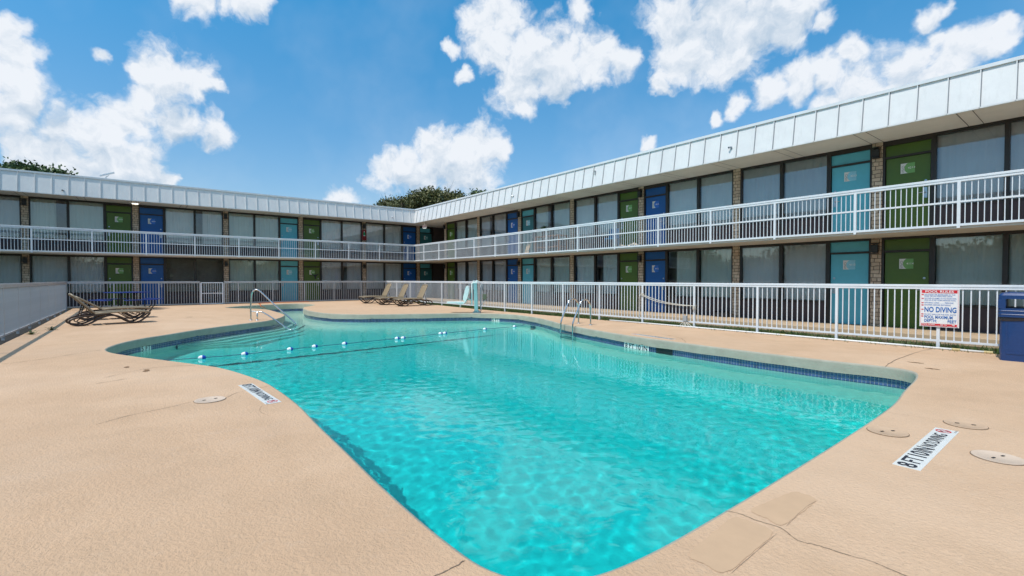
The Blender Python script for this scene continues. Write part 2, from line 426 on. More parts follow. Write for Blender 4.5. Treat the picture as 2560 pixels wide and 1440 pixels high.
M['tile'] = plain('blue_pool_tile', (.055,.085,.20), .15, var=.45, vs=9, coat=.4)
M['grout'] = plain('tile_grout', (.42,.43,.42), .8)
M['tile_white'] = plain('white_pool_tile', (.72,.72,.68), .2, var=.03)
def plaster():
    t = NT('pool_plaster')
    t.col(t.ramp(t.noise(1.2, 6, .7), [(.25, (.76,.78,.68)), (.7, (.84,.85,.74))])); t.set(Roughness=.8); return t.m
M['plaster'] = plaster()
M['lane_tile'] = plain('dark_lane_tile', (.03,.08,.11), .3)
def water_mat():
    t = NT('pool_water'); t.n.remove(t.p)
    b = t.n.new('ShaderNodeBump'); b.inputs['Strength'].default_value = .13; b.inputs['Distance'].default_value = .02
    t.l.new(t.noise(6, 2, .5, dist=.6), b.inputs['Height'])
    # Beer-Lambert: light keeps exp(-k * path) of each colour on its way through the water column
    at = t.n.new('ShaderNodeAttribute'); at.attribute_name = 'column'
    sc = t.n.new('ShaderNodeVectorMath'); sc.operation = 'SCALE'; sc.inputs[0].default_value = (-1.05, -.118, -.082); t.l.new(at.outputs['Fac'], sc.inputs['Scale'])
    sp = t.n.new('ShaderNodeSeparateXYZ'); t.l.new(sc.outputs[0], sp.inputs[0])
    cb = t.n.new('ShaderNodeCombineXYZ')
    for i in range(3):
        e = t.n.new('ShaderNodeMath'); e.operation = 'EXPONENT'; t.l.new(sp.outputs[i], e.inputs[0]); t.l.new(e.outputs[0], cb.inputs[i])
    rf = t.n.new('ShaderNodeBsdfRefraction'); rf.inputs['IOR'].default_value = 1.333; rf.inputs['Roughness'].default_value = 0.0
    t.l.new(cb.outputs[0], rf.inputs['Color'])
    gl = t.n.new('ShaderNodeBsdfGlossy'); gl.inputs['Roughness'].default_value = 0.0
    fr = t.n.new('ShaderNodeFresnel'); fr.inputs['IOR'].default_value = 1.333
    for q in (rf, gl, fr): t.l.new(b.outputs[0], q.inputs['Normal'])
    mx = t.n.new('ShaderNodeMixShader'); t.l.new(fr.outputs[0], mx.inputs[0]); t.l.new(rf.outputs[0], mx.inputs[1]); t.l.new(gl.outputs[0], mx.inputs[2])
    t.l.new(mx.outputs[0], t.out.inputs['Surface']); return t.m
M['water'] = water_mat()
def walk_mat():
    t = NT('walkway_concrete')
    c = t.ramp(t.noise(1.2, 6, .7), [(.3, (.44,.31,.19)), (.7, (.56,.42,.28))])
    c = t.mix(t.rng(t.noise(20, 4, .7), .58, .75, 0, .6), c, (.22,.16,.11))
    t.col(c); t.set(Roughness=.9); t.bump(t.noise(40, 4, .6), .5, .006); return t.m
M['walk'] = walk_mat()
def soil_mat():
    t = NT('soil')
    t.col(t.ramp(t.noise(9, 6, .75), [(.3, (.045,.05,.018)), (.55, (.10,.085,.05)), (.75, (.20,.15,.10))])); t.set(Roughness=1.0)
    t.bump(t.noise(30, 4, .7), 1.0, .03); return t.m
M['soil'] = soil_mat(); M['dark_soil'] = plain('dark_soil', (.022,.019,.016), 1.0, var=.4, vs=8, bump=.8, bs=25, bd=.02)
def ground_mat():
    t = NT('far_ground')
    t.col(t.ramp(t.noise(.25, 6, .7), [(.35, (.05,.075,.025)), (.6, (.16,.14,.09))])); t.set(Roughness=1.0); return t.m
M['ground'] = ground_mat()
def leafmat(name, a, b, c):
    t = NT(name)
    i = t.n.new('ShaderNodeNewGeometry')
    t.col(t.ramp(i.outputs['Random Per Island'], [(.0, a), (.55, b), (1.0, c)]))
    t.set(Roughness=.55)
    try: t.p.inputs['Transmission Weight'].default_value = 0
    except Exception: pass
    return t.m
M['leaf'] = leafmat('leaf', (.028,.058,.014), (.065,.115,.028), (.12,.17,.05))
M['leaf_olive'] = leafmat('olive_leaf', (.055,.062,.018), (.125,.13,.04), (.21,.20,.075))
M['grass'] = leafmat('grass_blade', (.035,.075,.012), (.07,.13,.022), (.13,.16,.04))
M['bark'] = plain('bark', (.09,.07,.05), .9, var=.3, vs=12, bump=.8, bs=18, bd=.02)
M['resin'] = plain('brown_resin', (.045,.028,.020), .38, var=.1)
M['resin_tan'] = plain('taupe_resin_edge', (.30,.24,.16), .4, var=.06)
M['sling'] = plain('tan_sling_fabric', (.27,.205,.125), .75, var=.07, vs=14, bump=.3, bs=300)
M['sling_shaded'] = plain('shaded_sling_fabric', (.075,.055,.042), .8, var=.12, vs=14)  # sling darkened: the left backrests' shade is put into the colour
M['blue_coat'] = plain('blue_plastic_coating', (.006,.040,.150), .36, var=.12, vs=30, bump=.25, bs=130, bd=.002, coat=.15)
M['table_blue'] = plain('table_blue_coating', (.012,.045,.26), .35, var=.1)
M['aqua'] = plain('aqua_powder_coat', (.27,.46,.46), .4, var=.12, vs=8)
M['aqua_white'] = plain('pale_plastic_seat', (.78,.81,.77), .4, var=.05)
M['olive_box'] = plain('olive_control_box', (.13,.13,.075), .5)
M['rope_white'] = plain('white_rope', (.62,.58,.50), .9, var=.12, vs=40)
M['float_white'] = plain('white_float', (.84,.86,.88), .35, var=.02)
M['float_blue'] = plain('blue_float', (.01,.06,.40), .35)
M['line_blue'] = plain('blue_grey_line', (.05,.12,.18), .6)
M['lid'] = plain('deck_lid_plastic', (.54,.37,.24), .6, var=.06, vs=9, bump=.3, bs=50)
M['lid_pale'] = plain('pale_deck_lid', (.60,.46,.345), .55, var=.06, vs=9, bump=.3, bs=50)
M['crack'] = plain('crack_dark', (.20,.14,.095), 1.0, var=.4, vs=30)
M['crack_fine'] = plain('fine_crack', (.30,.205,.14), 1.0, var=.3, vs=30)
M['stain'] = plain('rust_stain', (.20,.11,.05), .9, var=.5, vs=30)
M['pvc'] = plain('white_pipe', (.78,.78,.75), .4, var=.04)
M['brass'] = plain('tan_fitting', (.55,.45,.22), .5)
M['orange'] = plain('orange_hose', (.55,.13,.03), .5)
M['wood'] = plain('brown_wood', (.18,.08,.035), .6, var=.25, vs=9)
M['pale_wood'] = plain('pale_wood', (.55,.40,.25), .7, var=.15)
M['cloth'] = plain('crumpled_cloth', (.50,.44,.36), .95, var=.2)
M['chair_blue'] = plain('blue_plastic', (.02,.14,.30), .5)
M['terracotta'] = plain('dark_pot', (.05,.035,.03), .6)
M['grey_box'] = plain('grey_electrical_box', (.34,.36,.37), .5)
M['liner'] = plain('black_bin_liner', (.02,.02,.028), .25, var=.3, vs=25, bump=.5, bs=40)
def lampglow():
    t = NT('lit_lamp_lens'); t.set(Emission_Strength=0)
    t.p.inputs['Emission Color'].default_value = (1, .9, .75, 1); t.p.inputs['Emission Strength'].default_value = 3
    return t.m
M['glow'] = lampglow(); M['glow_dim'] = lampglow(); M['glow_dim'].node_tree.nodes['Principled BSDF'].inputs['Emission Strength'].default_value = .9

# ================================================================== dimensions
ZF, ZL, ZS, ZT = 0.123, 2.517, 2.62, 5.086       # walkway, lower ceiling, upper floor, upper ceiling
BAL = 1.586                                       # balcony / walkway depth
PX0, PY0, BAY, PW = 2.903, -0.558, 3.839, 0.23    # first pillars of the wings, bay width, pillar width
NR, NL = 9, 8                                     # bays built
XEND = PX0 + NR * BAY
YEND = PY0 - NL * BAY
def zd(x): return .095 * min(1, max(0, (12 - x) / 10))

# ================================================================== building
bld = empty('motel_building', (0, 0, 0), label='two storey L shaped motel with white metal roof edge and bright coloured room doors', cat='motel')

# shell: back walls, floors, roof deck
m = MB()
m.box(2.79, .75, 0.0, XEND, .85, 5.09)                     # room back wall behind right face
m.box(-.85, YEND, 0.0, -.75, -.45, 5.09)                   # room back wall behind left face
m.build('room_wall', M['inner_wall'], bld)
m = MB()
m.box(2.79, 0.01, ZL, XEND, .75, ZS); m.box(-.75, YEND, ZL, -.01, -.46, ZS)
m.box(2.79, 0.01, -.1, XEND, .75, ZF - .003); m.box(-.75, YEND, -.1, -.01, -.46, ZF - .003)
m.build('floor_slab', M['soffit'], bld)
m = MB()
m.box(2.79, 7.9, 0, XEND, 8.0, 5.6); m.box(XEND, -.02, 0, XEND + .15, 8.0, 5.6); m.box(-8, YEND, 0, -7.9, 8.0, 5.6)
m.box(-7.9, YEND - .15, 0, .02, YEND, 5.6); m.box(-7.9, 7.9, 0, 2.78, 8.0, 5.6)
m.build('wall', M['brown_wall'], bld)
# breezeway at the inner corner
m = MB()
m.box(-.12, -.02 + .40, 0, -.02, 7.9, 5.5)                 # left face carried on into the breezeway
m.box(2.79, .02, 0, 2.89, 7.9, 5.09)
m.build('breezeway_wall', M['brown_wall'], bld)
m = MB()
m.box(-.02, -.02, ZL, 2.79, 7.9, ZS); m.box(-.02, -.02, ZT, 2.79, 7.9, ZT + .1)
m.build('breezeway_ceiling', M['soffit'], bld)
# roof
m = MB()
m.box(1.45 - 9.4, YEND - .1, 5.62, 1.45, -1.45, 5.72); m.box(-7.95, -1.45, 5.62, XEND + .1, 8.0, 5.72)
m.build('roof', M['roof'], bld)

# sloping metal fascia with standing seams and a cap
F0, FZ0, F1, FZ1 = 1.648, 5.056, 1.501, 5.925
def fpt(wing, a, d, z): return (a, -d, z) if wing == 'R' else (d, -a, z)
nrm = Vector((FZ1 - FZ0, F0 - F1)).normalized()             # outward (d, z)
for wing, end in (('R', XEND + .1), ('L', -YEND + .1)):
    m = MB()
    q = [fpt(wing, F0, F0, FZ0), fpt(wing, end, F0, FZ0), fpt(wing, end, F1, FZ1), fpt(wing, F1, F1, FZ1)]
    m.add(q, [(0,1,2,3)])
    seams = []
    a = F0 + .27
    while a < end:
        seams.append(a); o, hw = .036, .008
        vs = []
        for (d, z) in ((F0, FZ0), (F1, FZ1)):
            for aa, oo in ((a-hw, 0), (a-hw, o), (a+hw, o), (a+hw, 0)):
                vs.append(fpt(wing, aa, d + nrm.x*oo, z + nrm.y*oo))
        m.add(vs, [(0,1,5,4),(1,2,6,5),(2,3,7,6),(0,3,2,1),(4,5,6,7)])
        a += .525 + random.uniform(-.008, .008)
    if wing == 'R':  # grey strips paint the seam shadow beside each rib
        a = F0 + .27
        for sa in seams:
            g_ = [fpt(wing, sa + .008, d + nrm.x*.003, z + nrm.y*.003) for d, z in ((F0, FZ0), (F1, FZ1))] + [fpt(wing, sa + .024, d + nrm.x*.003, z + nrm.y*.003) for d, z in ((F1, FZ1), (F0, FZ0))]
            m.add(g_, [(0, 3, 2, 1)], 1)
    m.build('roof_fascia', [M['fascia'], M['seam_shade']], bld)
    m = MB()
    e = F1 + .045
    m.add([fpt(wing, e, e, FZ1 - .02), fpt(wing, end, e, FZ1 - .02), fpt(wing, end, e, FZ1 + .055), fpt(wing, e, e, FZ1 + .055),
           fpt(wing, F1 - .1, F1 - .1, FZ1 + .055), fpt(wing, end, F1 - .1, FZ1 + .055), fpt(wing, F1, F1, FZ1 - .02), fpt(wing, end, F1, FZ1 - .02),
           fpt(wing, F1 - .1, F1 - .1, 5.6), fpt(wing, end, F1 - .1, 5.6)],
          [(0,1,2,3), (3,2,5,4), (0,6,7,1), (4,5,9,8)])
    m.build('roof_cap', M['white_paint'], bld)
    # drip lip at the bottom of the fascia
    m = MB()
    e = F0 + .012
    m.add([fpt(wing, e, e, FZ0 - .012), fpt(wing, end, e, FZ0 - .012), fpt(wing, end, e, FZ0 + .02), fpt(wing, e, e, FZ0 + .02),
           fpt(wing, F0 - .04, F0 - .04, FZ0 - .012), fpt(wing, end, F0 - .04, FZ0 - .012)], [(0,1,2,3), (0,4,5,1)])
    m.build('drip_edge', M['fascia'], bld)
    # eave soffit and balcony soffit with board joints
    m = MB()
    m.add([fpt(wing, 0, 0, ZT), fpt(wing, end, 0, ZT), fpt(wing, end, F0 - .02, FZ0 + .006), fpt(wing, F0 - .02, F0 - .02, FZ0 + .006)], [(0,1,2,3)])
    p0 = PX0 if wing == 'R' else -PY0
    for n in range(-1, 20):
        for dd in (-.13, .13):
            a = p0 + BAY * n / 2 + dd
            if a < 1.7 or a > end: continue
            m.add([fpt(wing, a-.007, .01, ZT-.005), fpt(wing, a+.007, .01, ZT-.005), fpt(wing, a+.007, F0-.03, FZ0+.001), fpt(wing, a-.007, F0-.03, FZ0+.001)], [(0,1,2,3)], 1)
    m.build('eave_soffit', [M['soffit'], M['brown_wall']], bld)
    m = MB()
    if wing == 'R': m.box(BAL - .03, -(BAL - .03), ZL, end, -.001, ZS - .02)
    else: m.box(.001, -end, ZL + .002, BAL - .03, 0, ZS - .021)
    m.build('balcony_slab', M['soffit'], bld)

# ---- facade elements in a local frame: x to the viewer's right, -y outwards
DW, JB = .93, .055
def facing(wing, a):
    """placement of a local frame whose x=0 sits at the viewer-left end"""
    return ((a, 0, 0), 0.0) if wing == 'R' else ((0, a, 0), math.pi / 2)
DOOR_ME, WIN_ME = {}, {}
def place(o, wing, a, z):
    loc, rz = facing(wing, a)
    o.location = (loc[0], loc[1], z); o.rotation_euler = (0, 0, rz)
def shared(key, make):
    if key not in DOOR_ME: DOOR_ME[key] = make()
    else:
        src = DOOR_ME[key]; c = src.copy(); C.objects.link(c); c.parent = None; return c
    return DOOR_ME[key]
def make_leaf(color):
    m = MB(); m.box(.012, .015, 0.006, DW - .012, .06, 1.985); return m.build('door', M['door_' + color], bevel=.004)
def make_transom(color):
    m = MB(); m.box(0, .02, 2.045, DW, .05, 2.33); return m.build('transom', M['door_' + color])
def make_handle(right):
    m = MB(); x = DW - .10 if right else .10; s = -1 if right else 1
    m.box(x - .035, 0.001, .86, x + .035, .014, 1.13)
    m.tube([(x, 0, 1.0), (x, -.05, 1.0), (x + s*.03, -.058, 1.0), (x + s*.13, -.055, .995)], .011, 8)
    return m.build('handle', M['handle_metal'])
def make_peephole(right):
    m = MB(); x = DW - .10 if right else .10
    vs = [(x + r_*math.cos(q), y_, 1.30 + r_*math.sin(q)) for r_, y_ in ((.03, .014), (.028, .002), (.0, .0)) for q in np.linspace(0, 2*math.pi, 13)[:-1]]
    m.add(vs, [(i*12+k, i*12+(k+1) % 12, (i+1)*12+(k+1) % 12, (i+1)*12+k) for i in range(2) for k in range(12)])
    return m.build('deadbolt', M['handle_metal'])
def make_plate(color, num, tilt=0):
    """white plate with a concave edge, tinted disc with the room number"""
    m = MB(); w, h = .29, .26; x0, z0 = DW/2 - w/2, 1.55
    y = .012
    m.box(x0, y - .004, z0, x0 + w, y + .004, z0 + h, 0)
    cx, cz, r = x0 + w*.80, z0 + h/2, h*.60
    arc = []
    for i in range(13):
        a = R(125) + R(110) * i / 12
        px, pz = cx + r*math.cos(a), cz + r*math.sin(a)
        arc.append((px, min(max(pz, z0), z0 + h)))
    top = (x0 + w*.62, z0 + h); bot = (x0 + w*.62, z0)
    poly = [(x0, z0), bot] + arc[::-1] + [top, (x0, z0 + h)]
    for i in range(len(poly)): pass
    # fan strips from the left edge keep the concave outline
    col = [bot] + arc[::-1] + [top]
    for (ax, az), (bx, bz) in zip(col, col[1:]):
        m.add([(x0, y-.007, az), (ax, y-.007, az), (bx, y-.007, bz), (x0, y-.007, bz)], [(0,1,2,3)], 1)
    m.text('VIVO', .085, (x0 + .055, y - .010, cz - .02), (0,0,1), (-1,0,0), 2, .0)
    m.text(num, .075, (x0 + w*.77, y - .010, cz), (1,0,0), (0,0,1), 3, .004)
    return m.build('number_plate', [M['plate_'+color], M['plate_white'], M['plate_grey'], M['letter_white']])

crng = random.Random(21)
def bay(wing, xl, floor, door_left, color, num, curtain=True, dark_leaf=False):
    z0 = ZF if floor == 0 else ZS
    H = (ZL if floor == 0 else ZT) - z0
    inner0, inner1 = PW/2, BAY - PW/2
    dx = inner0 + JB if door_left else inner1 - JB - DW
    leafc = 'teal' if dark_leaf else color
    d = shared(('leaf', leafc), lambda: make_leaf(leafc)); d.parent = bld
    loc, rz = facing(wing, xl)
    ax = Vector((math.cos(rz), math.sin(rz), 0))
    d.location = Vector((loc[0], loc[1], z0)) + ax * dx; d.rotation_euler = (0, 0, rz)
    t = shared(('transom', color), lambda: make_transom(color)); t.parent = d
    h = shared(('handle', door_left), lambda: make_handle(door_left)); h.parent = d
    h = shared(('bolt', door_left), lambda: make_peephole(door_left)); h.parent = d
    make_plate(color, num).parent = d
    # dark frame round the door
    m = MB(); f = .05
    m.box(-JB, -.035, 0, 0, .075, H - .003); m.box(DW, -.035, 0, DW + JB, .075, H - .003)
    m.box(0, -.03, 1.99, DW, .06, 2.04); m.box(0, -.03, 2.335, DW, .07, H - .003)
    fr = m.build('door_frame', M['dark_frame'], bld); fr.location = d.location; fr.rotation_euler = d.rotation_euler
    # window pair
    w0, w1 = (dx + DW + JB, inner1) if door_left else (inner0, dx - JB)
    ww = w1 - w0; sill = .63; mid = ww / 2
    m = MB()
    m.box(0, -.04, 0, .05, .07, H - .003); m.box(ww - .05, -.04, 0, ww, .07, H - .003)
    m.box(.05, -.035, H - .075, ww - .05, .07, H - .003); m.box(.05, -.035, sill - .05, ww - .05, .07, sill)
    m.box(mid - .045, -.05, 0.02, mid + .045, .07, H - .075)
    win = m.build('window', M['dark_frame'], bld)
    win.location = Vector((loc[0], loc[1], z0)) + ax * w0; win.rotation_euler = (0, 0, rz)
    cmat = crng.choice([M['curtain'], M['curtain'], M['curtain_grey'], M['curtain_green']])
    for a, b in ((.05, mid - .045), (mid + .045, ww - .05)):
        m = MB(); m.add([(a, .012, sill), (b, .012, sill), (b, .012, H - .075), (a, .012, H - .075)], [(0,1,2,3)])
        m.build('pane', M['glass'], win)
        m = MB(); m.box(a, -.012, .02, b, .03, sill - .05); m.box(a, -.018, .0, b, .03, .018)
        m.build('panel_below', M['spandrel'], win)
        if curtain:
            m = MB(); n = 26; ph = random.uniform(0, 6)
            vs = []; ca, cw = a + .005, (b - a - .01)
            if crng.random() < .16: ca, cw = (ca, cw*.7) if crng.random() < .5 else (ca + cw*.25, cw*.75)
            for i in range(n + 1):
                x = ca + cw * i / n
                yy = .12 + .018 * math.sin(i * 2.1 + ph) + .012 * math.sin(i * .9 + ph * 2)
                vs += [(x, yy, sill + .02), (x, yy * .96, H - .08)]
            m.add(vs, [(2*i, 2*i+2, 2*i+3, 2*i+1) for i in range(n)])
            m.build('curtain', cmat, win, smooth=True)

def pillar(wing, a, floor, first=False):
    z0, z1 = (ZF, ZL) if floor == 0 else (ZS, ZT)
    m = MB(); m.box(-PW/2, -.06, 0, PW/2, .10, z1 - z0 - .004)
    p = m.build('pillar', M['stone'], bld)
    place(p, wing, a, z0 + .001)

seq = ['green', 'blue', 'turquoise']
num_r = {0: '08', 1: '09', 2: '10', 3: '11', 4: '12', 5: '13', 6: '14', 7: '15', 8: '16'}
num_l = {0: '06', 1: '05', 2: '04', 3: '03', 4: '02', 5: '01', 6: '00', 7: '20'}
for fl in (0, 1):
    pre = '41' if fl == 0 else '42'
    for n in range(NR):
        bay('R', PX0 + n*BAY, fl, n % 2 == 0, seq[n % 3], pre + num_r[n], dark_leaf=(fl == 1 and n == 2))
    for n in range(NL):
        bay('L', PY0 - (n+1)*BAY, fl, n % 2 == 1, ['blue', 'green', 'turquoise'][n % 3], pre + num_l[n], curtain=not (fl == 0 and n == 3))
    for n in range(NR + 1): pillar('R', PX0 + n*BAY, fl)
    for n in range(NL + 1): pillar('L', PY0 - n*BAY, fl)
    # the corner room door inside the breezeway
    z0 = ZF if fl == 0 else ZS
    d = shared(('leaf', 'teal'), lambda: make_leaf('teal')); d.parent = bld
    d.location = (0, PY0 + PW/2 + .05, z0); d.rotation_euler = (0, 0, math.pi/2)
    t = shared(('transom', 'turquoise'), lambda: make_transom('turquoise')); t.parent = d
    h = shared(('handle', True), lambda: make_handle(True)); h.parent = d
    make_plate('teal', pre + '07').parent = d
    m = MB(); H = (ZL if fl == 0 else ZT) - z0
    m.box(-.05, -.035, 0, 0, .075, H-.003); m.box(DW, -.035, 0, DW+.07, .075, H-.003); m.box(0, -.03, 1.99, DW, .06, 2.04); m.box(0, -.03, 2.335, DW, .07, H-.003)
    f = m.build('door_frame', M['dark_frame'], bld); f.location = d.location; f.rotation_euler = d.rotation_euler

# ================================================================== balcony railings and pool fences
def picket_row(parent, xs, z0, z1, w, mat, near, label=None):
    """the 100 nearest the viewer as parts of their own, the rest as one part"""
    xs = sorted(xs, key=near)
    m = MB(); m.box(-w/2, -w/2, z0, w/2, w/2, z1)
    first = None
    for x in xs[:100]:
        if first is None: first = m.build('picket', mat, parent); o = first
        else: o = first.copy(); C.objects.link(o); o.parent = parent
        o.location = (x, 0, 0)
    if len(xs) > 100:
        m = MB()
        for x in xs[100:]: m.box(x-w/2, -w/2, z0, x+w/2, w/2, z1)
        o = m.build('picket', mat, parent); o['kind'] = 'stuff'
def posts(parent, xs, z0, z1, w, mat):
    m = MB(); m.box(-w/2, -w/2, z0, w/2, w/2, z1); first = None
    for x in xs:
        if first is None: first = m.build('post', mat, parent); o = first
        else: o = first.copy(); C.objects.link(o); o.parent = parent
        o.location = (x, 0, 0)
def railing(wing, L, label):
    o = empty('balcony_railing', (BAL, -BAL, 2.571) if wing == 'R' else (BAL, -BAL, 2.571), 0 if wing == 'R' else -math.pi/2, label, 'railing')
    P, Ru = M['white_paint'], M['rusty']
    H = 1.074
    m = MB(); m.box(.03, -.036, H - .052, L, .036, H); m.box(.03, -.027, H - .105, L, .027, H - .056); m.box(.03, -.022, H - .06, L, .022, H - .05)
    m.build('top_rail', P, o, bevel=.004)
    m = MB(); m.box(.03, -.02, .515, L, .02, .553); m.build('middle_rail', Ru if wing == 'R' else P, o)
    m = MB(); m.box(.03, -.025, .0, L, .025, .05); m.build('bottom_rail', P, o)
    first = (2.85 - BAL) if wing == 'R' else .50
    ps = [first + 1.9195*k for k in range(-1, 25) if 0.02 < first + 1.9195*k < L]
    posts(o, ps, -.045, H - .1, .056, P)
    xs = []
    x = first - 1.9195
    while x < L:
        for i in range(1, 19):
            q = x + i * 1.9195/19
            if .06 < q < L: xs.append(q)
        x += 1.9195
    tgt = 26.5 if wing == 'R' else 0
    if wing == 'R': near = lambda q: abs(q - 21.5) if q < 27 else 100 + q
    else: near = lambda q: abs(q - 14.0) if q < 21 else 100 + q
    picket_row(o, xs, .045, H - .1, .0155, P, near)
    return o
railing('R', XEND - BAL, 'long white balcony railing of the right wing with rust on its middle rail')
railing('L', -YEND - BAL, 'white balcony railing of the shaded left wing behind the picnic table')

def fence(p0, p1, ps, label, sp, mat, near, zt=1.29, gaps=(), zb=.13):
    p0, p1 = Vector(p0), Vector(p1); d = p1 - p0; L = d.length
    o = empty('pool_fence', (p0.x, p0.y, 0), math.atan2(d.y, d.x), label, 'fence')
    segs = []; x = 0
    for a, b in list(gaps) + [(L, L)]:
        segs.append((x, a)); x = b
    t = MB(); b_ = MB()
    for a, b in segs:
        t.box(a, -.034, zt - .05, b, .034, zt); t.box(a, -.026, zt - .098, b, .026, zt - .053); t.box(a, -.02, zt - .06, b, .02, zt - .045)
        b_.box(a, -.02, zb, b, .02, zb + .04)
    t.build('top_rail', mat, o, bevel=.004); b_.build('bottom_rail', mat, o)
    posts(o, [q for q in ps if 0 <= q <= L], -.06, zt - .09, .052, mat)
    xs = []
    pq = sorted(set([0.0] + [q for q in ps if 0 <= q <= L] + [L]))
    for a, b in zip(pq, pq[1:]):
        if any(abs(a - g0) < .1 and abs(b - g1) < .1 for g0, g1 in gaps): continue
        n = max(1, round((b - a) / sp))
        xs += [a + (b - a) * i / n for i in range(1, n)]
    picket_row(o, xs, zb + .035, zt - .092, .019, mat, near)
    return o
# right fence runs from the far corner towards the viewer
FR0, FR1 = (1.3, -3.47), (34.0, -2.95)
LFR = (Vector(FR1) - Vector(FR0)).length
fence(FR0, FR1, [26.45 - 1.776*k for k in range(-4, 15)], 'white pool fence along the right wing that carries the pool rules sign', .118, M['white_paint'], lambda q: abs(q - 22.5) if q < 28 else 50 + q)
# far fence, gap for the gate
pf = [18.35, 16.73, 15.06, 13.39, 12.34, 11.69, 10.03, 8.37, 6.72, 5.08, 3.49]
fence((1.3, -18.36), (1.3, -3.47), [18.36 - q for q in pf], 'white pool fence with the gate in front of the left wing', .112, M['shaded_fence'], lambda q: abs(q - 5.0), gaps=[(18.36 - 13.39, 18.36 - 12.34)])
fence((1.3, -18.36), (34.0, -18.36), [.05 + 1.745*k for k in range(0, 20)], 'grey white picket fence on the far left, seen almost edge on', .135, M['shaded_fence'], lambda q: abs(q - 11.0) if q < 12.6 else 60 + q, zb=.03)
g = empty('pool_gate', (1.3, -13.36, 0), math.pi/2, 'white picket gate with a round latch plate in the far fence', 'gate')
m = MB(); m.box(.0, -.022, .12, .05, .022, 1.24); m.box(.93, -.022, .12, .98, .022, 1.24); m.box(.05, -.022, 1.19, .93, .022, 1.24); m.box(.05, -.022, .12, .93, .022, .16); m.box(.05, -.018, .655, .93, .018, .69)
m.build('gate_frame', M['white_paint'], g)
for i in range(1, 9):
    m = MB(); x = .05 + .88*i/9; m.box(x-.009, -.009, .16, x+.009, .009, .655); m.box(x-.009, -.009, .69, x+.009, .009, 1.19); m.build('picket', M['white_paint'], g)
m = MB()
for cx in (.80, .90): m.tube([(cx + .055*math.cos(a), .03, .68 + .065*math.sin(a)) for a in np.linspace(0, 2*math.pi, 14)[:-1]], .012, 6, closed=True)
m.build('latch', M['chrome'], g)

# ================================================================== pool
POOL = [(17.65,-16.31),(17.25,-16.3),(16.8,-16.2),(16.29,-16.02),(15.68,-15.68),(15.19,-15.27),(14.18,-14.46),(13.21,-13.44),(12.33,-12.4),(11.41,-11.84),(10.77,-11.57),(10.33,-11.43),(9.71,-11.34),(8.5,-11.31),(7.14,-11.31),(6.37,-11.44),(5.76,-11.81),(5.25,-12.2),(4.7,-12.62),(4.3,-12.6),(3.56,-11.95),(3.09,-10.83),(2.86,-9.67),(3.03,-9.02),(3.83,-8.75),(4.55,-8.74),(5.31,-9.16),(5.91,-9.6),(6.4,-9.76),(7.15,-9.94),(8.67,-10.06),(10.22,-9.87),(10.96,-9.49),(11.66,-8.8),(12.33,-7.46),(12.87,-6.49),(13.51,-5.25),(14.43,-4.52),(15.38,-4.21),(16.88,-4.44),(18.13,-4.91),(19.18,-5.4),(20.01,-5.65),(20.89,-5.9),(21.69,-6.1),(22.68,-6.3),(23.51,-6.38),(24.32,-6.44),(25.18,-6.5),(26.2,-6.52),(27.0,-6.5),(27.65,-6.45),(27.95,-6.5),(28.12,-6.75),(28.22,-7.3),(28.3,-8.2),(28.4,-9.1),(28.44,-10.0),(28.46,-11.0),(28.47,-12.0),(28.47,-13.0),(28.45,-13.8),(28.36,-14.2),(28.12,-14.44),(27.7,-14.5),(26.9,-14.5),(26.1,-14.47),(25.22,-14.44),(24.34,-14.4),(23.43,-14.41),(22.71,-14.46),(21.84,-14.62),(21.16,-14.8),(20.67,-15.02),(19.64,-15.52),(18.84,-15.91),(18.16,-16.2)]
fine = catmull([(x, y, 0) for x, y in POOL], 12, True)
def resample(pts, step):
    P = np.array([(p[0], p[1]) for p in pts]); P = np.vstack([P, P[:1]])
    d = np.r_[0, np.cumsum(np.hypot(*np.diff(P, axis=0).T))]
    n = int(round(d[-1] / step)); s = np.linspace(0, d[-1], n, endpoint=False)
    return np.c_[np.interp(s, d, P[:, 0]), np.interp(s, d, P[:, 1])]
EDGE = resample(fine, .06)
def normals(P):
    t = np.roll(P, -2, 0) - np.roll(P, 2, 0)
    t /= np.hypot(t[:, 0], t[:, 1])[:, None]
    n = np.c_[t[:, 1], -t[:, 0]]
    area = .5 * np.sum(P[:, 0]*np.roll(P[:, 1], -1) - np.roll(P[:, 0], -1)*P[:, 1])
    return n if area > 0 else -n                      # outward, away from the water
NRM = normals(EDGE)
WATER_Z = -.31
def floor_z(x): return np.interp(x, [0, 9, 11.2, 12.6, 14, 16, 17.2, 21, 29], [-.62, -.66, -.72, -.90, -1.35, -1.80, -1.95, -2.7, -2.75])

pool = empty('swimming_pool', (18, -10, 0), label='free form swimming pool with blue waterline tile and a concrete edge', cat='pool')
def pl(m): # to local coordinates of the pool
    m.v = [(x - 18, y + 10, z) for x, y, z in m.v]; return m
def ring_strip(m, rings, mi=0):
    n = len(rings[0])
    b = [p for r in rings for p in r]
    m.add(b, [(i*n+k, i*n+(k+1) % n, (i+1)*n+(k+1) % n, (i+1)*n+k) for i in range(len(rings)-1) for k in range(n)], mi)
ZE = np.array([zd(x) for x in EDGE[:, 0]])
def ring(off, dz, base=None):
    P = EDGE + NRM * off
    zz = ZE + dz if base is None else np.full(len(P), base)
    return [(a, b, c) for (a, b), c in zip(P, zz)]
wob = np.array([math.sin(i*.31)*.004 + math.sin(i*.117+1)*.005 + (.022 if random.random() < .012 else 0) for i in range(len(EDGE))])
low = [(a, b, -.185 + w) for (a, b, c), w in zip(ring(0, 0), wob)]
m = MB(); ring_strip(m, [ring(.03, 0), ring(.012, -.006), ring(.003, -.02), ring(0, -.04), low, [(a + n[0]*.05, b + n[1]*.05, c + .004) for (a, b, c), n in zip(low, NRM)]])
pl(m).build('coping', M['coping'], pool, auto=50)
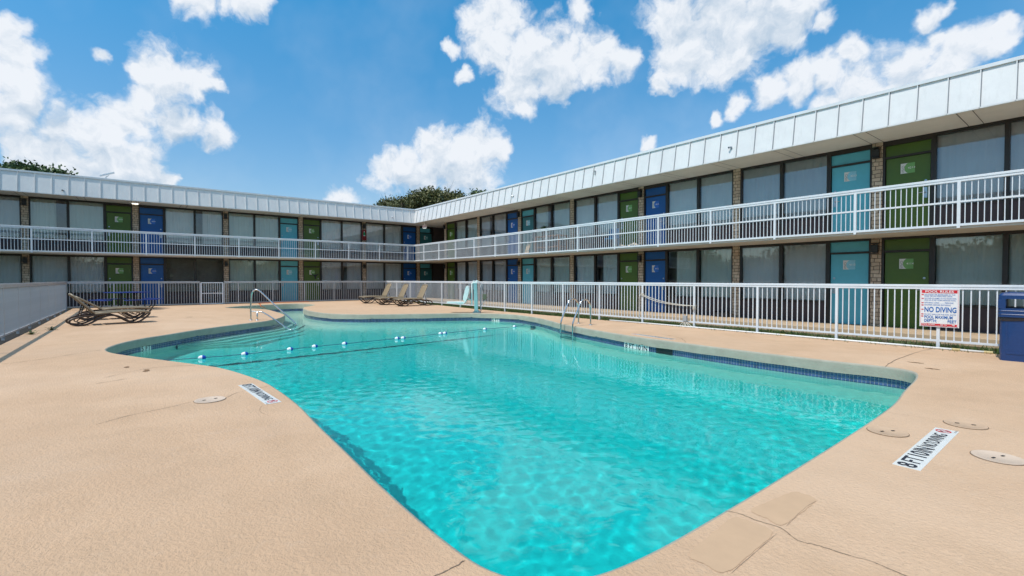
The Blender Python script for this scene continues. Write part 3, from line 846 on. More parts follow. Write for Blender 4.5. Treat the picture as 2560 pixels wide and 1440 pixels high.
m = MB(); ring_strip(m, [ring(.05, 0, -.17), ring(.05, 0, -.375)])
pl(m).build('tile_grout', M['grout'], pool)
# tile band
m = MB()
TP = resample([tuple(p) for p in (EDGE + NRM * .046)], .056); TN = normals(TP)
n = len(TP)
for i in range(n):
    a, b = TP[i], TP[(i+1) % n]
    e = (b - a) * .06
    for r_ in range(4):
        z1 = -.172 - r_*.05; z0 = z1 - .045
        m.add([(a[0]+e[0], a[1]+e[1], z0), (b[0]-e[0], b[1]-e[1], z0), (b[0]-e[0], b[1]-e[1], z1), (a[0]+e[0], a[1]+e[1], z1)], [(0,1,2,3)])
pl(m).build('tile_band', M['tile'], pool)
# plaster basin
WALL = EDGE + NRM * .05
def wall_ring(off, up):
    out = []
    for (a, b), nn in zip(WALL, NRM):
        fz = float(floor_z(a)); dp = -.37 - fz
        out.append((a - nn[0]*off*dp, b - nn[1]*off*dp, fz + up*dp))
    return out
m = MB(); ring_strip(m, [wall_ring(0, 1), wall_ring(0, .55), wall_ring(.02, .36), wall_ring(.065, .20), wall_ring(.14, .085), wall_ring(.24, .02), wall_ring(.34, -.003)])
bw = pl(m).build('basin_wall', M['plaster'], pool, smooth=True)
bm = bmesh.new()
vv = [bm.verts.new((a, b, 0)) for a, b in WALL[::3]]
ee = [bm.edges.new((vv[i], vv[(i+1) % len(vv)])) for i in range(len(vv))]
bmesh.ops.triangle_fill(bm, edges=ee, use_beauty=True)
for x in (9, 11.2, 12.6, 14, 16, 17.2, 21): bmesh.ops.bisect_plane(bm, geom=bm.verts[:] + bm.edges[:] + bm.faces[:], plane_co=(x, 0, 0), plane_no=(1, 0, 0))
for v_ in bm.verts: v_.co = (v_.co.x - 18, v_.co.y + 10, float(floor_z(v_.co.x)))
me = bpy.data.meshes.new('basin_floor'); bm.to_mesh(me); bm.free(); me.materials.append(M['plaster'])
bf = bpy.data.objects.new('basin_floor', me); C.objects.link(bf); bf.parent = pool
# dark marker line across the floor where the deep end begins
m = MB(); ys = np.linspace(-16.25, -4.5, 40)
for y0, y1 in zip(ys, ys[1:]):
    xa = lambda y: 16.75 + (y + 4.5) * -.05
    z = float(floor_z(17.0)) + .03
    m.add([(xa(y0)-.06, y0, z), (xa(y0)+.06, y0, z-.02), (xa(y1)+.06, y1, z-.02), (xa(y1)-.06, y1, z)], [(0,1,2,3)])
m.box(16.66, -4.47, float(floor_z(17)), 16.84, -4.425, -.37)
ml = pl(m).build('floor_marker_line', M['lane_tile'], pool)
# entry steps round the left promontory
idx = [i for i in range(len(EDGE)) if 9.6 < EDGE[i, 0] < 14.9 and EDGE[i, 1] < -11.2]
steps = []
for k in range(4):
    d = .36 * (k + 1); zt_ = WATER_Z - .16 - .24*k
    pts = []
    for q, i in enumerate(idx):
        f_ = min(1, min(q, len(idx) - 1 - q) / 18.0)
        pts.append((EDGE[i] + NRM[i]*.04, EDGE[i] - NRM[i]*(d * f_ + .02)))
    m = MB()
    inner = [p for p, _ in pts]; outer = [p for _, p in pts]
    for i in range(len(pts) - 1):
        m.add([(*inner[i], zt_), (*inner[i+1], zt_), (*outer[i+1], zt_), (*outer[i], zt_)], [(0,1,2,3)], 0)
        m.add([(*outer[i], zt_), (*outer[i+1], zt_), (*outer[i+1], -2.2), (*outer[i], -2.2)], [(0,1,2,3)], 0)
        e0 = outer[i] + (inner[i]-outer[i]) * (.05/max(.05, np.hypot(*(inner[i]-outer[i])))); e1 = outer[i+1] + (inner[i+1]-outer[i+1]) * (.05/max(.05, np.hypot(*(inner[i+1]-outer[i+1]))))
        m.add([(*e0, zt_+.004), (*e1, zt_+.004), (*outer[i+1], zt_+.004), (*outer[i], zt_+.004)], [(0,1,2,3)], 1)
    steps.append(pl(m).build('step', [M['plaster'], M['lane_tile']], pool))
# depth numbers set into the tile band, and the dark skimmer mouth
def on_wall(x, y):
    i = int(np.argmin((TP[:, 0]-x)**2 + (TP[:, 1]-y)**2)); return TP[i], -TN[i]
def wall_sign(x, y, txt, w):
    p, nin = on_wall(x, y); o = Vector((p[0], p[1], -.262)) + Vector((nin[0], nin[1], 0)) * .008
    ux = Vector((0,0,1)).cross(Vector((nin[0], nin[1], 0)))
    m = MB(); uz = Vector((0,0,1))
    a = o - ux*w/2 - uz*.072; m.add([a, a + ux*w, a + ux*w + uz*.15, a + uz*.15], [(0,1,2,3)], 0)
    m.text(txt, .16, o + Vector((nin[0], nin[1], 0))*.003, ux, uz, 1, .016, fit=w*.9)
    pl(m).build('depth_number', [M['tile_white'], M['ink']], pool)
wall_sign(15.62, -15.7, '5 FT', .34)
wall_sign(22.75, -6.3, '8 FT 10 IN', .82)
wall_sign(14.48, -4.45, '5 FT', .34)
p, nin = on_wall(23.55, -6.35); nin = Vector((nin[0], nin[1], 0)); ux = Vector((0,0,1)).cross(nin); o = Vector((p[0], p[1], -.30)) + nin*.008
m = MB(); a = o - ux*.23 - Vector((0,0,.1)); m.add([a, a+ux*.46, a+ux*.46+Vector((0,0,.24)), a+Vector((0,0,.24))], [(0,1,2,3)])
pl(m).build('skimmer_mouth', M['black'], pool)

# water: a body with small waves on top
rng = np.random.default_rng(5)
wx = np.arange(2.2, 28.7, .03); wy = np.arange(-16.6, -3.9, .03)
GX, GY = np.meshgrid(wx, wy)
Z = np.zeros_like(GX)
for i in range(60):
    lam = rng.uniform(.11, .36); ang = rng.normal(.6, 1.2); k = 2*math.pi/lam
    Z += .00044 * lam * np.sin(k*(math.cos(ang)*GX + math.sin(ang)*GY) + rng.uniform(0, 6.28) + .9*np.sin(.35*GX + i) + .8*np.sin(.41*GY + 2*i))
Z *= .75 + .45*np.sin(.33*GX + .8)*np.cos(.42*GY + .5)
nx, ny = len(wx), len(wy)
V = np.c_[GX.ravel(), GY.ravel(), (WATER_Z + Z).ravel()]
ii = np.arange(nx*ny).reshape(ny, nx)
F = np.stack([ii[:-1, :-1], ii[:-1, 1:], ii[1:, 1:], ii[1:, :-1]], -1).reshape(-1, 4)
dist = np.full(len(V), 9.0)
E3 = EDGE[~((EDGE[:, 1] < -14.0) & (EDGE[:, 0] > 20) | (EDGE[:, 0] > 28.15))][::3]   # walls that face the courtyard's far end
for c0 in range(0, len(V), 20000):
    q = V[c0:c0+20000, :2]; dist[c0:c0+20000] = np.sqrt(((q[:, None, :] - E3[None]) ** 2).sum(-1).min(1))
dstep = np.full(len(V), 9.0)
E4 = EDGE[idx][::3]
for c0 in range(0, len(V), 20000):
    q = V[c0:c0+20000, :2]; dstep[c0:c0+20000] = np.sqrt(((q[:, None, :] - E4[None]) ** 2).sum(-1).min(1))
column = np.minimum(np.minimum(WATER_Z - floor_z(V[:, 0]), .22 + 1.05*dist), .22 + .75*dstep)
m = MB(); m.v = [tuple(v) for v in V]; m.f = F.tolist(); m.m = [0]*len(m.f)
water = m.build('water', M['water'], smooth=True)
tag(water, 'clear turquoise pool water with small ripples', 'water', kind='structure')
ca = water.data.attributes.new('column', 'FLOAT', 'POINT'); ca.data.foreach_set('value', column.astype(np.float32))
water.cycles.is_caustics_caster = True
for o in [bf, bw, ml] + steps: o.cycles.is_caustics_receiver = True

# ================================================================== ground, deck, walkways
bm = bmesh.new()
def loop(bm, pts):
    vs = [bm.verts.new(p) for p in pts]; return [bm.edges.new((vs[i], vs[(i+1) % len(vs)])) for i in range(len(vs))]
def side(a, b, n): return [tuple(np.array(a) + (np.array(b) - np.array(a)) * i / n) for i in range(n)]
D0, D1 = (1.36, -3.66), (34.2, -3.14)                      # right hand deck edge
outer = side((1.36, -18.12, 0), (34.2, -18.12, 0), 30) + side((34.2, -18.12, 0), (34.2, -3.14, 0), 12) + side((34.2, -3.14, 0), (1.36, -3.66, 0), 30) + side((1.36, -3.66, 0), (1.36, -18.12, 0), 12)
hole = [(a, b, 0) for a, b in (EDGE + NRM*.03)[::2]]
es = loop(bm, outer) + loop(bm, hole)
bmesh.ops.triangle_fill(bm, edges=es, use_beauty=True)
for x in (2, 12): bmesh.ops.bisect_plane(bm, geom=bm.verts[:] + bm.edges[:] + bm.faces[:], plane_co=(x, 0, 0), plane_no=(1, 0, 0))
for v_ in bm.verts: v_.co.z = zd(v_.co.x)
rim = [e for e in bm.edges if e.is_boundary and (abs(e.verts[0].co.y + 18.12) < .01 and abs(e.verts[1].co.y + 18.12) < .01 or e.verts[0].co.y > -3.7 and e.verts[1].co.y > -3.7 or e.verts[0].co.x < 1.37 and e.verts[1].co.x < 1.37 or e.verts[0].co.x > 34.1 and e.verts[1].co.x > 34.1)]
r = bmesh.ops.extrude_edge_only(bm, edges=rim)
for v_ in [g_ for g_ in r['geom'] if isinstance(g_, bmesh.types.BMVert)]: v_.co.z -= .16
bmesh.ops.recalc_face_normals(bm, faces=bm.faces[:])
for f_ in bm.faces:
    if abs(f_.normal.z) > .7 and f_.normal.z < 0: f_.normal_flip()
me = bpy.data.meshes.new('pool_deck'); bm.to_mesh(me); bm.free(); me.materials.append(M['deck'])
deck = bpy.data.objects.new('pool_deck', me); C.objects.link(deck)
tag(deck, 'tan textured concrete pool deck with cracks', 'deck', kind='structure')

def ribbon(m, pts, w, z, mi=0, jag=.5):
    P = catmull([(x, y, 0) for x, y in pts], 6)
    L = []
    for i, p in enumerate(P):
        d = (P[min(i+1, len(P)-1)] - P[max(i-1, 0)]); d.z = 0
        if d.length < 1e-6: d = Vector((1,0,0))
        d.normalize(); n = Vector((-d.y, d.x, 0))
        o = n * random.uniform(-w, w) * jag
        ww = w * random.uniform(.35, 1.1) * (1 if 0 < i < len(P)-1 else .2)
        zz = zd(p.x) + z
        L.append(((p + o + n*ww/2).to_tuple()[:2] + (zz,), (p + o - n*ww/2).to_tuple()[:2] + (zz,)))
    for (a, b), (c, d) in zip(L, L[1:]): m.add([a, b, d, c], [(0,1,2,3)], mi)
CR = {'a': [(27.94,-14.53),(27.955,-14.62),(27.96,-14.72),(28.0,-14.9)], 'b': [(28.48,-13.02),(28.56,-12.99),(28.66,-12.99),(28.78,-12.97),(28.89,-13.03),(28.98,-13.0),(29.1,-12.98),(29.2,-12.95),(29.29,-12.96),(29.45,-12.96)], 'c': [(27.69,-6.46),(27.62,-5.52),(27.63,-4.06),(27.7,-3.3)], 'd': [(23.89,-16.13),(23.7,-15.89),(23.57,-15.56),(23.44,-15.34)], 'e': [(23.47,-15.0),(23.24,-14.82),(23.1,-14.45)], 'f': [(18.64,-17.6),(18.4,-17.16),(17.87,-16.69),(17.6,-16.38)], 'g': [(28.78,-12.44),(28.77,-12.62),(28.79,-12.93)], 'j': [(28.79,-13.04),(28.80,-13.3),(28.81,-13.60)], 'k': [(24.09,-14.73),(24.35,-14.8),(24.6,-14.76)], 'l': [(28.42,-9.64),(28.67,-9.6),(28.9,-9.56)], 'm': [(29.21,-9.55),(29.42,-9.55)], 'n': [(24.13,-6.35),(23.58,-5.72),(22.81,-5.38)], 'o': [(21.1,-16.2),(20.58,-15.65),(20.72,-15.07)], 'p': [(21.54,-16.26),(21.35,-15.89)], 'q': [(14.6,-4.5),(14.5,-4.0),(14.55,-3.65)], 'r': [(9.8,-14.6),(9.3,-14.3),(9.0,-14.5)]}
PATCHES = [[(28.63,-12.44),(28.70,-12.40),(28.77,-12.44),(28.78,-12.68),(28.77,-12.93),(28.68,-12.92),(28.58,-12.89),(28.60,-12.66)], [(28.56,-13.06),(28.66,-13.03),(28.77,-13.05),(28.79,-13.3),(28.79,-13.60),(28.70,-13.62),(28.60,-13.60),(28.57,-13.3)]]
WID = {'b': .005, 'a': .008, 'f': .014, 'c': .016, 'd': .008, 'e': .006, 'o': .010, 'p': .012, 'n': .014, 'q': .03, 'r': .03}
m = MB()
for k, p in CR.items(): ribbon(m, p, WID.get(k, .0028), .003, 1 if k in 'ghijlmk' else 0)
m.build('crack', [M['crack'], M['crack_fine']], deck)
m = MB()
for poly in PATCHES:
    P_ = catmull([(x, y, 0) for x, y in poly], 6, True)
    m.add([(p.x + random.uniform(-.004, .004), p.y + random.uniform(-.004, .004), .0022) for p in P_], [tuple(range(len(P_)))])
m.build('repair_patch', M['patch'], deck)
m = MB()
for cx, cy, w, h in ((20.25,-15.96,.10,.035), (20.81,-15.72,.13,.045), (28.2,-6.1,.1,.05), (27.9,-5.6,.12,.04)):
    pts = [(cx + w*math.cos(a)*random.uniform(.6,1.1), cy + h*math.sin(a)*random.uniform(.5,1.2), .0035) for a in np.linspace(0, 6.28, 18)[:-1]]
    m.add(pts, [tuple(range(len(pts)))])
m.build('stain', M['stain'], deck)

m = MB(); m.box(-.02, -1.60, -.12, XEND + 1, -.001, ZF)
o = m.build('walkway', M['walk'], bevel=.012); tag(o, kind='structure', label='sunlit tan concrete walkway along the right wing', cat='walkway')
m = MB(); m.box(-.02, YEND, -.12, 1.18, -1.605, ZF)
o = m.build('walkway', M['walk'], bevel=.012); tag(o, kind='structure', label='concrete walkway along the left wing', cat='walkway')
# soil under the grass strips
m = MB()
xs = np.linspace(1.18, 34.3, 60)
for a, b in zip(xs, xs[1:]):
    za, zb = zd(a) - .06, zd(b) - .06
    m.add([(a, -4.2, za), (b, -4.2, zb), (b, -1.55, zb), (a, -1.55, za)], [(0,1,2,3)])
m.add([(1.1, -18.2, .04), (1.45, -18.2, .04), (1.45, -3.5, .04), (1.1, -3.5, .04)], [(0,1,2,3)])
o = m.build('soil', M['soil']); tag(o, kind='structure', label='bare soil strip beside the deck', cat='soil')
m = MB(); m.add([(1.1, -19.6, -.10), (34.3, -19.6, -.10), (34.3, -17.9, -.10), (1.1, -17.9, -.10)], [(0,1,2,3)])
o = m.build('soil', M['dark_soil']); tag(o, kind='structure', label='dark soil strip under the left fence', cat='soil')
m = MB(); G = 300
hx0, hx1, hy0, hy1 = -.5, 34.1, -19.4, -.5
m.add([(-G,-G,-.09),(G,-G,-.09),(G,hy0,-.09),(-G,hy0,-.09)], [(0,1,2,3)])
m.add([(-G,hy1,-.09),(G,hy1,-.09),(G,G,-.09),(-G,G,-.09)], [(0,1,2,3)])
m.add([(-G,hy0,-.09),(hx0,hy0,-.09),(hx0,hy1,-.09),(-G,hy1,-.09)], [(0,1,2,3)])
m.add([(hx1,hy0,-.09),(G,hy0,-.09),(G,hy1,-.09),(hx1,hy1,-.09)], [(0,1,2,3)])
o = m.build('ground', M['ground']); tag(o, kind='structure', label='grassy ground round the motel', cat='ground')
# grass between the fence and the walkway
m = MB()
def blade(m, x, y, z, h, mi=0):
    a = random.uniform(0, 6.28); w = random.uniform(.006, .013); l = random.uniform(.2, .8) * h; b = random.uniform(0, 6.28)
    dx, dy = math.cos(a)*w, math.sin(a)*w
    m.add([(x-dx, y-dy, z), (x+dx, y+dy, z), (x + math.cos(b)*l, y + math.sin(b)*l, z + h)], [(0,1,2)], mi)
for i in range(26000):
    x = random.uniform(1.3, 33); y = random.triangular(-3.6, -1.65, -3.0)
    if random.random() < .35 * (1 + math.sin(x*1.7 + y*2.3)) * (1 if y > -2.5 else .35): continue
    blade(m, x, y, zd(x) - .06, random.uniform(.04, .13))
o = m.build('grass', M['grass']); tag(o, 'short grass growing between the right fence and the walkway', 'grass', kind='stuff')
for (x, y, lab) in ((2.6, -17.75, 'small green weed at the far end of the left fence'), (11.9, -17.7, 'small green weed beside the left fence near the front lounger'), (13.0, -17.95, 'low dark weed growing in the gap under the left fence')):
    m = MB()
    for i in range(40):
        a = random.uniform(0, 6.28); r_ = random.uniform(.02, .14); h = random.uniform(.02, .10)
        blade(m, x*0 + .02*math.cos(a), .02*math.sin(a), 0, .05)
        c = Vector((math.cos(a)*r_, math.sin(a)*r_, h)); t_ = Vector((-math.sin(a), math.cos(a), 0)) * .02; u_ = Vector((math.cos(a), math.sin(a), .3)) * .035
        m.add([c - u_, c + t_, c + u_, c - t_], [(0,1,2,3)])
    o = m.build('weed', M['grass'], loc=(x, y, zd(x) - .01)); tag(o, lab, 'weed', 'weeds by the left fence')

# ================================================================== loungers
def make_lounger(back_deg, name_label, dark=False):
    root = empty('sun_lounger', (0,0,0), label=name_label, cat='sun lounger', group='sun loungers on the pool deck')
    hinge = Vector((.62, 0, .345)); bl = .80
    bx, bz = -math.cos(R(back_deg))*bl, math.sin(R(back_deg))*bl
    def seat_z(x): return .345 + .03*math.sin((x - .62) / 1.33 * math.pi)
    sx = [.60, .8, 1.0, 1.2, 1.4, 1.6, 1.8, 1.93]
    for s in (-1, 1):
        y = s*.32
        m = MB(); m.tube([(x, y, seat_z(x) if x < 1.9 else .325) for x in sx], .024, 8, flat=1.25)
        m.build('side_rail', M['resin_tan'], root, smooth=True)
        m = MB()
        m.tube(catmull([(.95, y, .335), (.62, y, .30), (.30, y, .27), (.08, y, .20), (.03, y, .115), (.14, y, .035), (.34, y, .022), (.50, y, .075), (.72, y, .205), (.92, y, .275), (1.08, y, .262), (1.26, y, .17), (1.42, y, .055), (1.53, y, .024), (1.66, y, .05), (1.80, y, .15), (1.90, y, .25), (1.93, y, .31)], 5), .024, 8, flat=1.15)
        m.tube(catmull([(.42, y*.97, .30), (.24, y*.97, .20), (.20, y*.97, .12), (.30, y*.97, .075), (.44, y*.97, .11), (.60, y*.97, .20)], 5), .015, 6)
        m.tube(catmull([(1.22, y*.97, .33), (1.40, y*.97, .19), (1.54, y*.97, .105), (1.66, y*.97, .15), (1.76, y*.97, .24), (1.80, y*.97, .33)], 5), .015, 6)
        m.build('leg_frame', M['resin'], root, smooth=True)
    m = MB()
    for x in (.70, 1.15, 1.60): m.tube([(x, -.32, seat_z(x) - .03), (x, .32, seat_z(x) - .03)], .016, 6)
    m.tube([(1.93, -.32, .325), (1.95, 0, .325), (1.93, .32, .325)], .024, 8)
    m.tube([(.3, -.31, .03), (.3, .31, .03)], .016, 6); m.tube([(1.53, -.31, .03), (1.53, .31, .03)], .016, 6)
    m.build('cross_bar', M['resin'], root, smooth=True)
    m = MB(); n = 14; vs = []
    for i in range(n + 1):
        x = .66 + 1.25 * i / n; z = seat_z(x) - .006
        for y in np.linspace(-.30, .30, 5): vs.append((x, y, z - .022*(1 - (y/.30)**2)))
    m.add(vs, [(i*5+j, (i+1)*5+j, (i+1)*5+j+1, i*5+j+1) for i in range(n) for j in range(4)])
    o = m.build('seat_sling', M['sling'], root, smooth=True); sd = o.modifiers.new('thick', 'SOLIDIFY'); sd.thickness = .006
    # backrest: rounded frame with its own sling and prop
    e = Vector((bx, 0, bz)) / bl; nn = Vector((-e.z, 0, e.x)) * -1
    def bp(t, y, o_=0): p = hinge + e * (t * bl) + nn * o_; return (p.x, y, p.z)
    m = MB()
    pts = [bp(0, -.30), bp(.3, -.30), bp(.6, -.30), bp(.86, -.295), bp(.97, -.25), bp(1.0, -.15), bp(1.0, .15), bp(.97, .25), bp(.86, .295), bp(.6, .30), bp(.3, .30), bp(0, .30)]
    m.tube(catmull(pts, 3), .024, 8)
    bf_ = m.build('backrest_frame', M['resin_tan'], root, smooth=True)
    m = MB(); vs = []
    for i in range(9):
        t = .02 + .95*i/8; hw = .285 if t < .85 else .285 - (t - .85)*1.0
        for y in np.linspace(-hw, hw, 5): vs.append(bp(t, y, -.014*(1 - (y/hw)**2)))
    m.add(vs, [(i*5+j, (i+1)*5+j, (i+1)*5+j+1, i*5+j+1) for i in range(8) for j in range(4)])
    o = m.build('backrest_sling', [M['sling_shaded'] if dark else M['sling']], root, smooth=True); sd = o.modifiers.new('thick', 'SOLIDIFY'); sd.thickness = .006
    m = MB()
    for y in (-.22, .22): m.tube([bp(.45, y, -.02), (.42 + bx*.25, y, .30), (.30, y, .27)], .014, 6)
    m.tube([(.30, -.3, .27), (.30, .3, .27)], .014, 6)
    m.build('back_prop', M['resin'], root, smooth=True)
    return root
def put_lounger(o, rear, front, side_sign, label):
    """rear, front: ground points of the legs on the side next to the camera"""
    rx, fx = Vector((*rear, 0)), Vector((*front, 0)); d = (fx - rx).normalized()
    n = Vector((-d.y, d.x, 0)) * side_sign
    p = rx - d * .32 + n * .33
    o.location = (p.x, p.y, zd(p.x) + .004); o.rotation_euler = (0, 0, math.atan2(d.y, d.x)); o['label'] = label
A = make_lounger(48, 'x', True); put_lounger(A, (11.12, -17.12), (10.90, -15.92), 1, 'brown sun lounger nearest the left fence, standing in front of the picnic table')
B = make_lounger(34, 'x', True); put_lounger(B, (9.05, -17.05), (8.83, -15.85), 1, 'brown sun lounger mostly hidden behind the front left lounger')
L0 = make_lounger(64, 'x'); put_lounger(L0, (8.20, -4.20), (8.18, -5.43), -1, 'tan and brown sun lounger closest to the pool lift')
L1 = copy_tree(L0); put_lounger(L1, (6.66, -4.52), (6.64, -5.75), -1, 'tan and brown sun lounger in the middle of the row of three')
L2 = copy_tree(L0); put_lounger(L2, (4.92, -4.72), (4.90, -5.95), -1, 'tan and brown sun lounger farthest from the pool lift in the row of three')

# ================================================================== picnic table
t = empty('picnic_table', (3.55, -16.2, zd(3.5)), R(28), 'blue coated metal picnic table with attached bench seats by the far fence', 'picnic table')
def slab(m, cx, cy, lx, ly, z, th, r=.08):
    poly = []
    for sx, sy, a0 in ((1,1,0), (-1,1,90), (-1,-1,180), (1,-1,270)):
        for k in range(5):
            a = R(a0 + 22.5*k); poly.append((cx + sx*(lx/2-r) + r*math.cos(a), cy + sy*(ly/2-r) + r*math.sin(a)))
    m.prism(poly, z - th, z)
m = MB(); slab(m, 0, 0, 1.25, 1.25, .76, .028); m.build('table_top', M['table_blue'], t, bevel=.005)
for cx, cy, lx, ly in ((0, -1.0, 1.2, .30), (0, 1.0, 1.2, .30), (-1.0, 0, .30, 1.2), (1.0, 0, .30, 1.2)):
    m = MB(); slab(m, cx, cy, lx, ly, .45, .026, .05); m.build('seat', M['table_blue'], t, bevel=.005)
m = MB()
for sx, sy in ((1,0), (-1,0), (0,1), (0,-1)):
    px_, py_ = -sy*.12, sx*.12
    for q in (-1, 1):
        ox, oy = px_*q, py_*q
        m.tube(catmull([(sx*1.0+ox, sy*1.0+oy, .42), (sx*1.0+ox, sy*1.0+oy, .20), (sx*.90+ox, sy*.90+oy, .06), (sx*.70+ox, sy*.70+oy, .03), (sx*.42+ox, sy*.42+oy, .03), (sx*.30+ox, sy*.30+oy, .12), (sx*.28+ox, sy*.28+oy, .73)], 4), .022, 8)
m.build('leg_frame', M['black'], t, smooth=True)

# ================================================================== handrail, ladder, lift
def tube_thing(name, loc, label, cat, parts):
    o = empty(name, loc, 0, label, cat)
    for nm, paths, r_, mat in parts:
        m = MB()
        for p in paths: m.tube(p, r_, 12)
        m.build(nm, mat, o, smooth=True)
    return o
hd = Vector((.62, .785, 0))                               # runs out over the water
def hp(s, z): return hd*s + Vector((0,0,z))
hb = Vector((11.80, -12.83, 0))
o = empty('pool_handrail', hb, 0, 'bent stainless handrail at the pool steps on the left', 'handrail')
m = MB()
m.tube(catmull([hp(0,-.02), hp(.0,.4), hp(.02,.80), hp(.07,.97), hp(.18,1.04), hp(.30,1.0), hp(.44,.88), hp(.85,.49), hp(1.30,.10), hp(1.47,-.06), hp(1.535,-.16), hp(1.52,-.26), hp(1.42,-.325), hp(1.28,-.30), hp(1.14,-.215), hp(.80,.03), hp(.44,.25), hp(.34,.285), hp(.22,.29), hp(.02,.30)], 6), .024, 14)
m.build('rail', M['chrome'], o, smooth=True)
m = MB(); m.tube([hp(.22,-.02), hp(.22,.29)], .022, 12); m.build('post', M['chrome'], o, smooth=True)
for s in (0, .22):
    m = MB(); m.lathe([(.0,.02), (.05,.02), (.058,.004), (.058,-.01)], hp(s, 0), 16); m.build('base_ring', M['handle_metal'], o, smooth=True)

o = empty('pool_ladder', (19.8, -5.2, 0), 0, 'stainless steel pool ladder with two arched grab rails on the right side', 'ladder')
for x in (-.30, .30):
    m = MB()
    fy, wy_ = .30, -.47
    yo = -.10 if x > 0 else .0
    m.tube(catmull([(x, fy+yo, -.02), (x, fy+yo, .35), (x, fy - .02+yo, .60), (x, fy - .12+yo, .745), (x, fy - .27+yo, .79), (x, fy - .42+yo, .72), (x, fy - .60+yo, .42), (x, wy_ + .03+yo, .16), (x, wy_+yo, .02), (x, wy_+yo, -.3), (x, wy_+yo, -.8), (x, wy_+yo, -1.2)], 6), .024, 14)
    m.build('grab_rail', M['chrome'], o, smooth=True)
    m = MB(); m.lathe([(.0,.02), (.05,.02), (.058,.004), (.058,-.01)], (x, fy+yo, 0), 16); m.build('base_ring', M['handle_metal'], o, smooth=True)
for z in (-.27, -.55, -.83):
    m = MB(); m.add([(-.3,-.53,z), (.3,-.63,z), (.3,-.52,z), (-.3,-.42,z), (-.3,-.53,z+.035), (.3,-.63,z+.035), (.3,-.52,z+.035), (-.3,-.42,z+.035)], [(0,3,2,1),(4,5,6,7),(0,1,5,4),(1,2,6,5),(2,3,7,6),(3,0,4,7)])
    m.build('tread', M['handle_metal'], o)

# lift: viewer-facing frame, x to the viewer's right
o = empty('pool_lift', (13.62, -4.80, 0), R(51.76), 'aqua pool lift with a white plastic seat on its arm at the far pool edge', 'pool lift')
m = MB(); m.prism([(-.02-.075,-.075), (-.02+.075,-.075), (-.02+.075,.075), (-.02-.075,.075)], 0, 1.22)
m.v = [(x - .045*(z/1.22), y, z) for x, y, z in m.v]
m.build('mast', M['aqua'], o, bevel=.012)
m = MB(); m.prism([(-.17,-.17), (.17,-.17), (.17,.17), (-.17,.17)], 0.004, .03); m.prism([(-.11,-.11), (.11,-.11), (.11,.11), (-.11,.11)], .03, .10)
for sx in (-.13, .13):
    for sy in (-.13, .13): m.lathe([(0,.06), (.02,.06), (.02,.03)], (sx, sy, 0), 8)
m.build('base_plate', M['handle_metal'], o, bevel=.006)
m = MB(); m.box(-.17, -.09, 1.22, .02, .09, 1.27); m.tube([(-.14,-.03,1.27), (-.14,-.03,1.34)], .03, 8); m.tube([(.0,-.03,1.27), (.0,-.03,1.35)], .03, 8); m.bar((-.14,-.03,1.31), (.06,-.03,1.33), .03, .03)
m.build('mast_head', M['aqua_white'], o, bevel=.006)
m = MB(); m.tube([(-.10,0,1.30), (-.20,0,1.22), (-.22,0,.95), (-.22,0,.40), (-.23,0,.33)], .03, 8); m.build('swing_arm', M['aqua_white'], o, smooth=True)
m = MB()
prof = [(-.52,.50), (-.56,.56), (-.55,.66), (-.50,.86), (-.45,1.06), (-.40,1.13), (-.33,1.10), (-.30,.98), (-.34,.78), (-.40,.58), (-.45,.50)]
n = len(prof)
for y, mi in ((-.22, 0), (.22, 0)): m.add([(x, y, z) for x, z in prof], [tuple(range(n)) if y > 0 else tuple(range(n))[::-1]])
m.add([(x, -.22, z) for x, z in prof] + [(x, .22, z) for x, z in prof], [(i, (i+1) % n, n+(i+1) % n, n+i) for i in range(n)])
m.build('seat_back', M['aqua_white'], o, bevel=.03)
m = MB(); m.prism([(-1.18,-.23), (-.56,-.23), (-.50,-.17), (-.50,.17), (-.56,.23), (-1.18,.23), (-1.24,.16), (-1.24,-.16)], .40, .465); m.build('seat', M['aqua_white'], o, bevel=.015)
m = MB()
for y in (-.20, .20): m.tube(catmull([(-.42,y,.64), (-.44,y,.54), (-.50,y,.43), (-.60,y,.38), (-.78,y,.385)], 5), .024, 8)
m.tube([(-.40, 0, .60), (-.23, 0, .52)], .022, 8)
m.build('seat_tube', M['aqua_white'], o, smooth=True)
m = MB(); m.box(.24, -.05, .55, .40, .07, .78); m.box(.42, -.01, .62, .44, .02, .65); m.build('control_box', M['olive_box'], o, bevel=.012)
m = MB(); m.tube(catmull([(.26,0,.78), (.24,0,1.0), (.20,0,1.2), (.05,0,1.25)], 4), .012, 6); m.tube(catmull([(.30,0,.55), (.25,0,.40), (.16,0,.28), (.18,-.02,.12), (.14,0,.04)], 5), .012, 6); m.tube(catmull([(.16,0,.1), (.15,0,.5), (.16,0,1.15)], 4), .022, 8)
m.build('cable', M['handle_metal'], o, smooth=True)

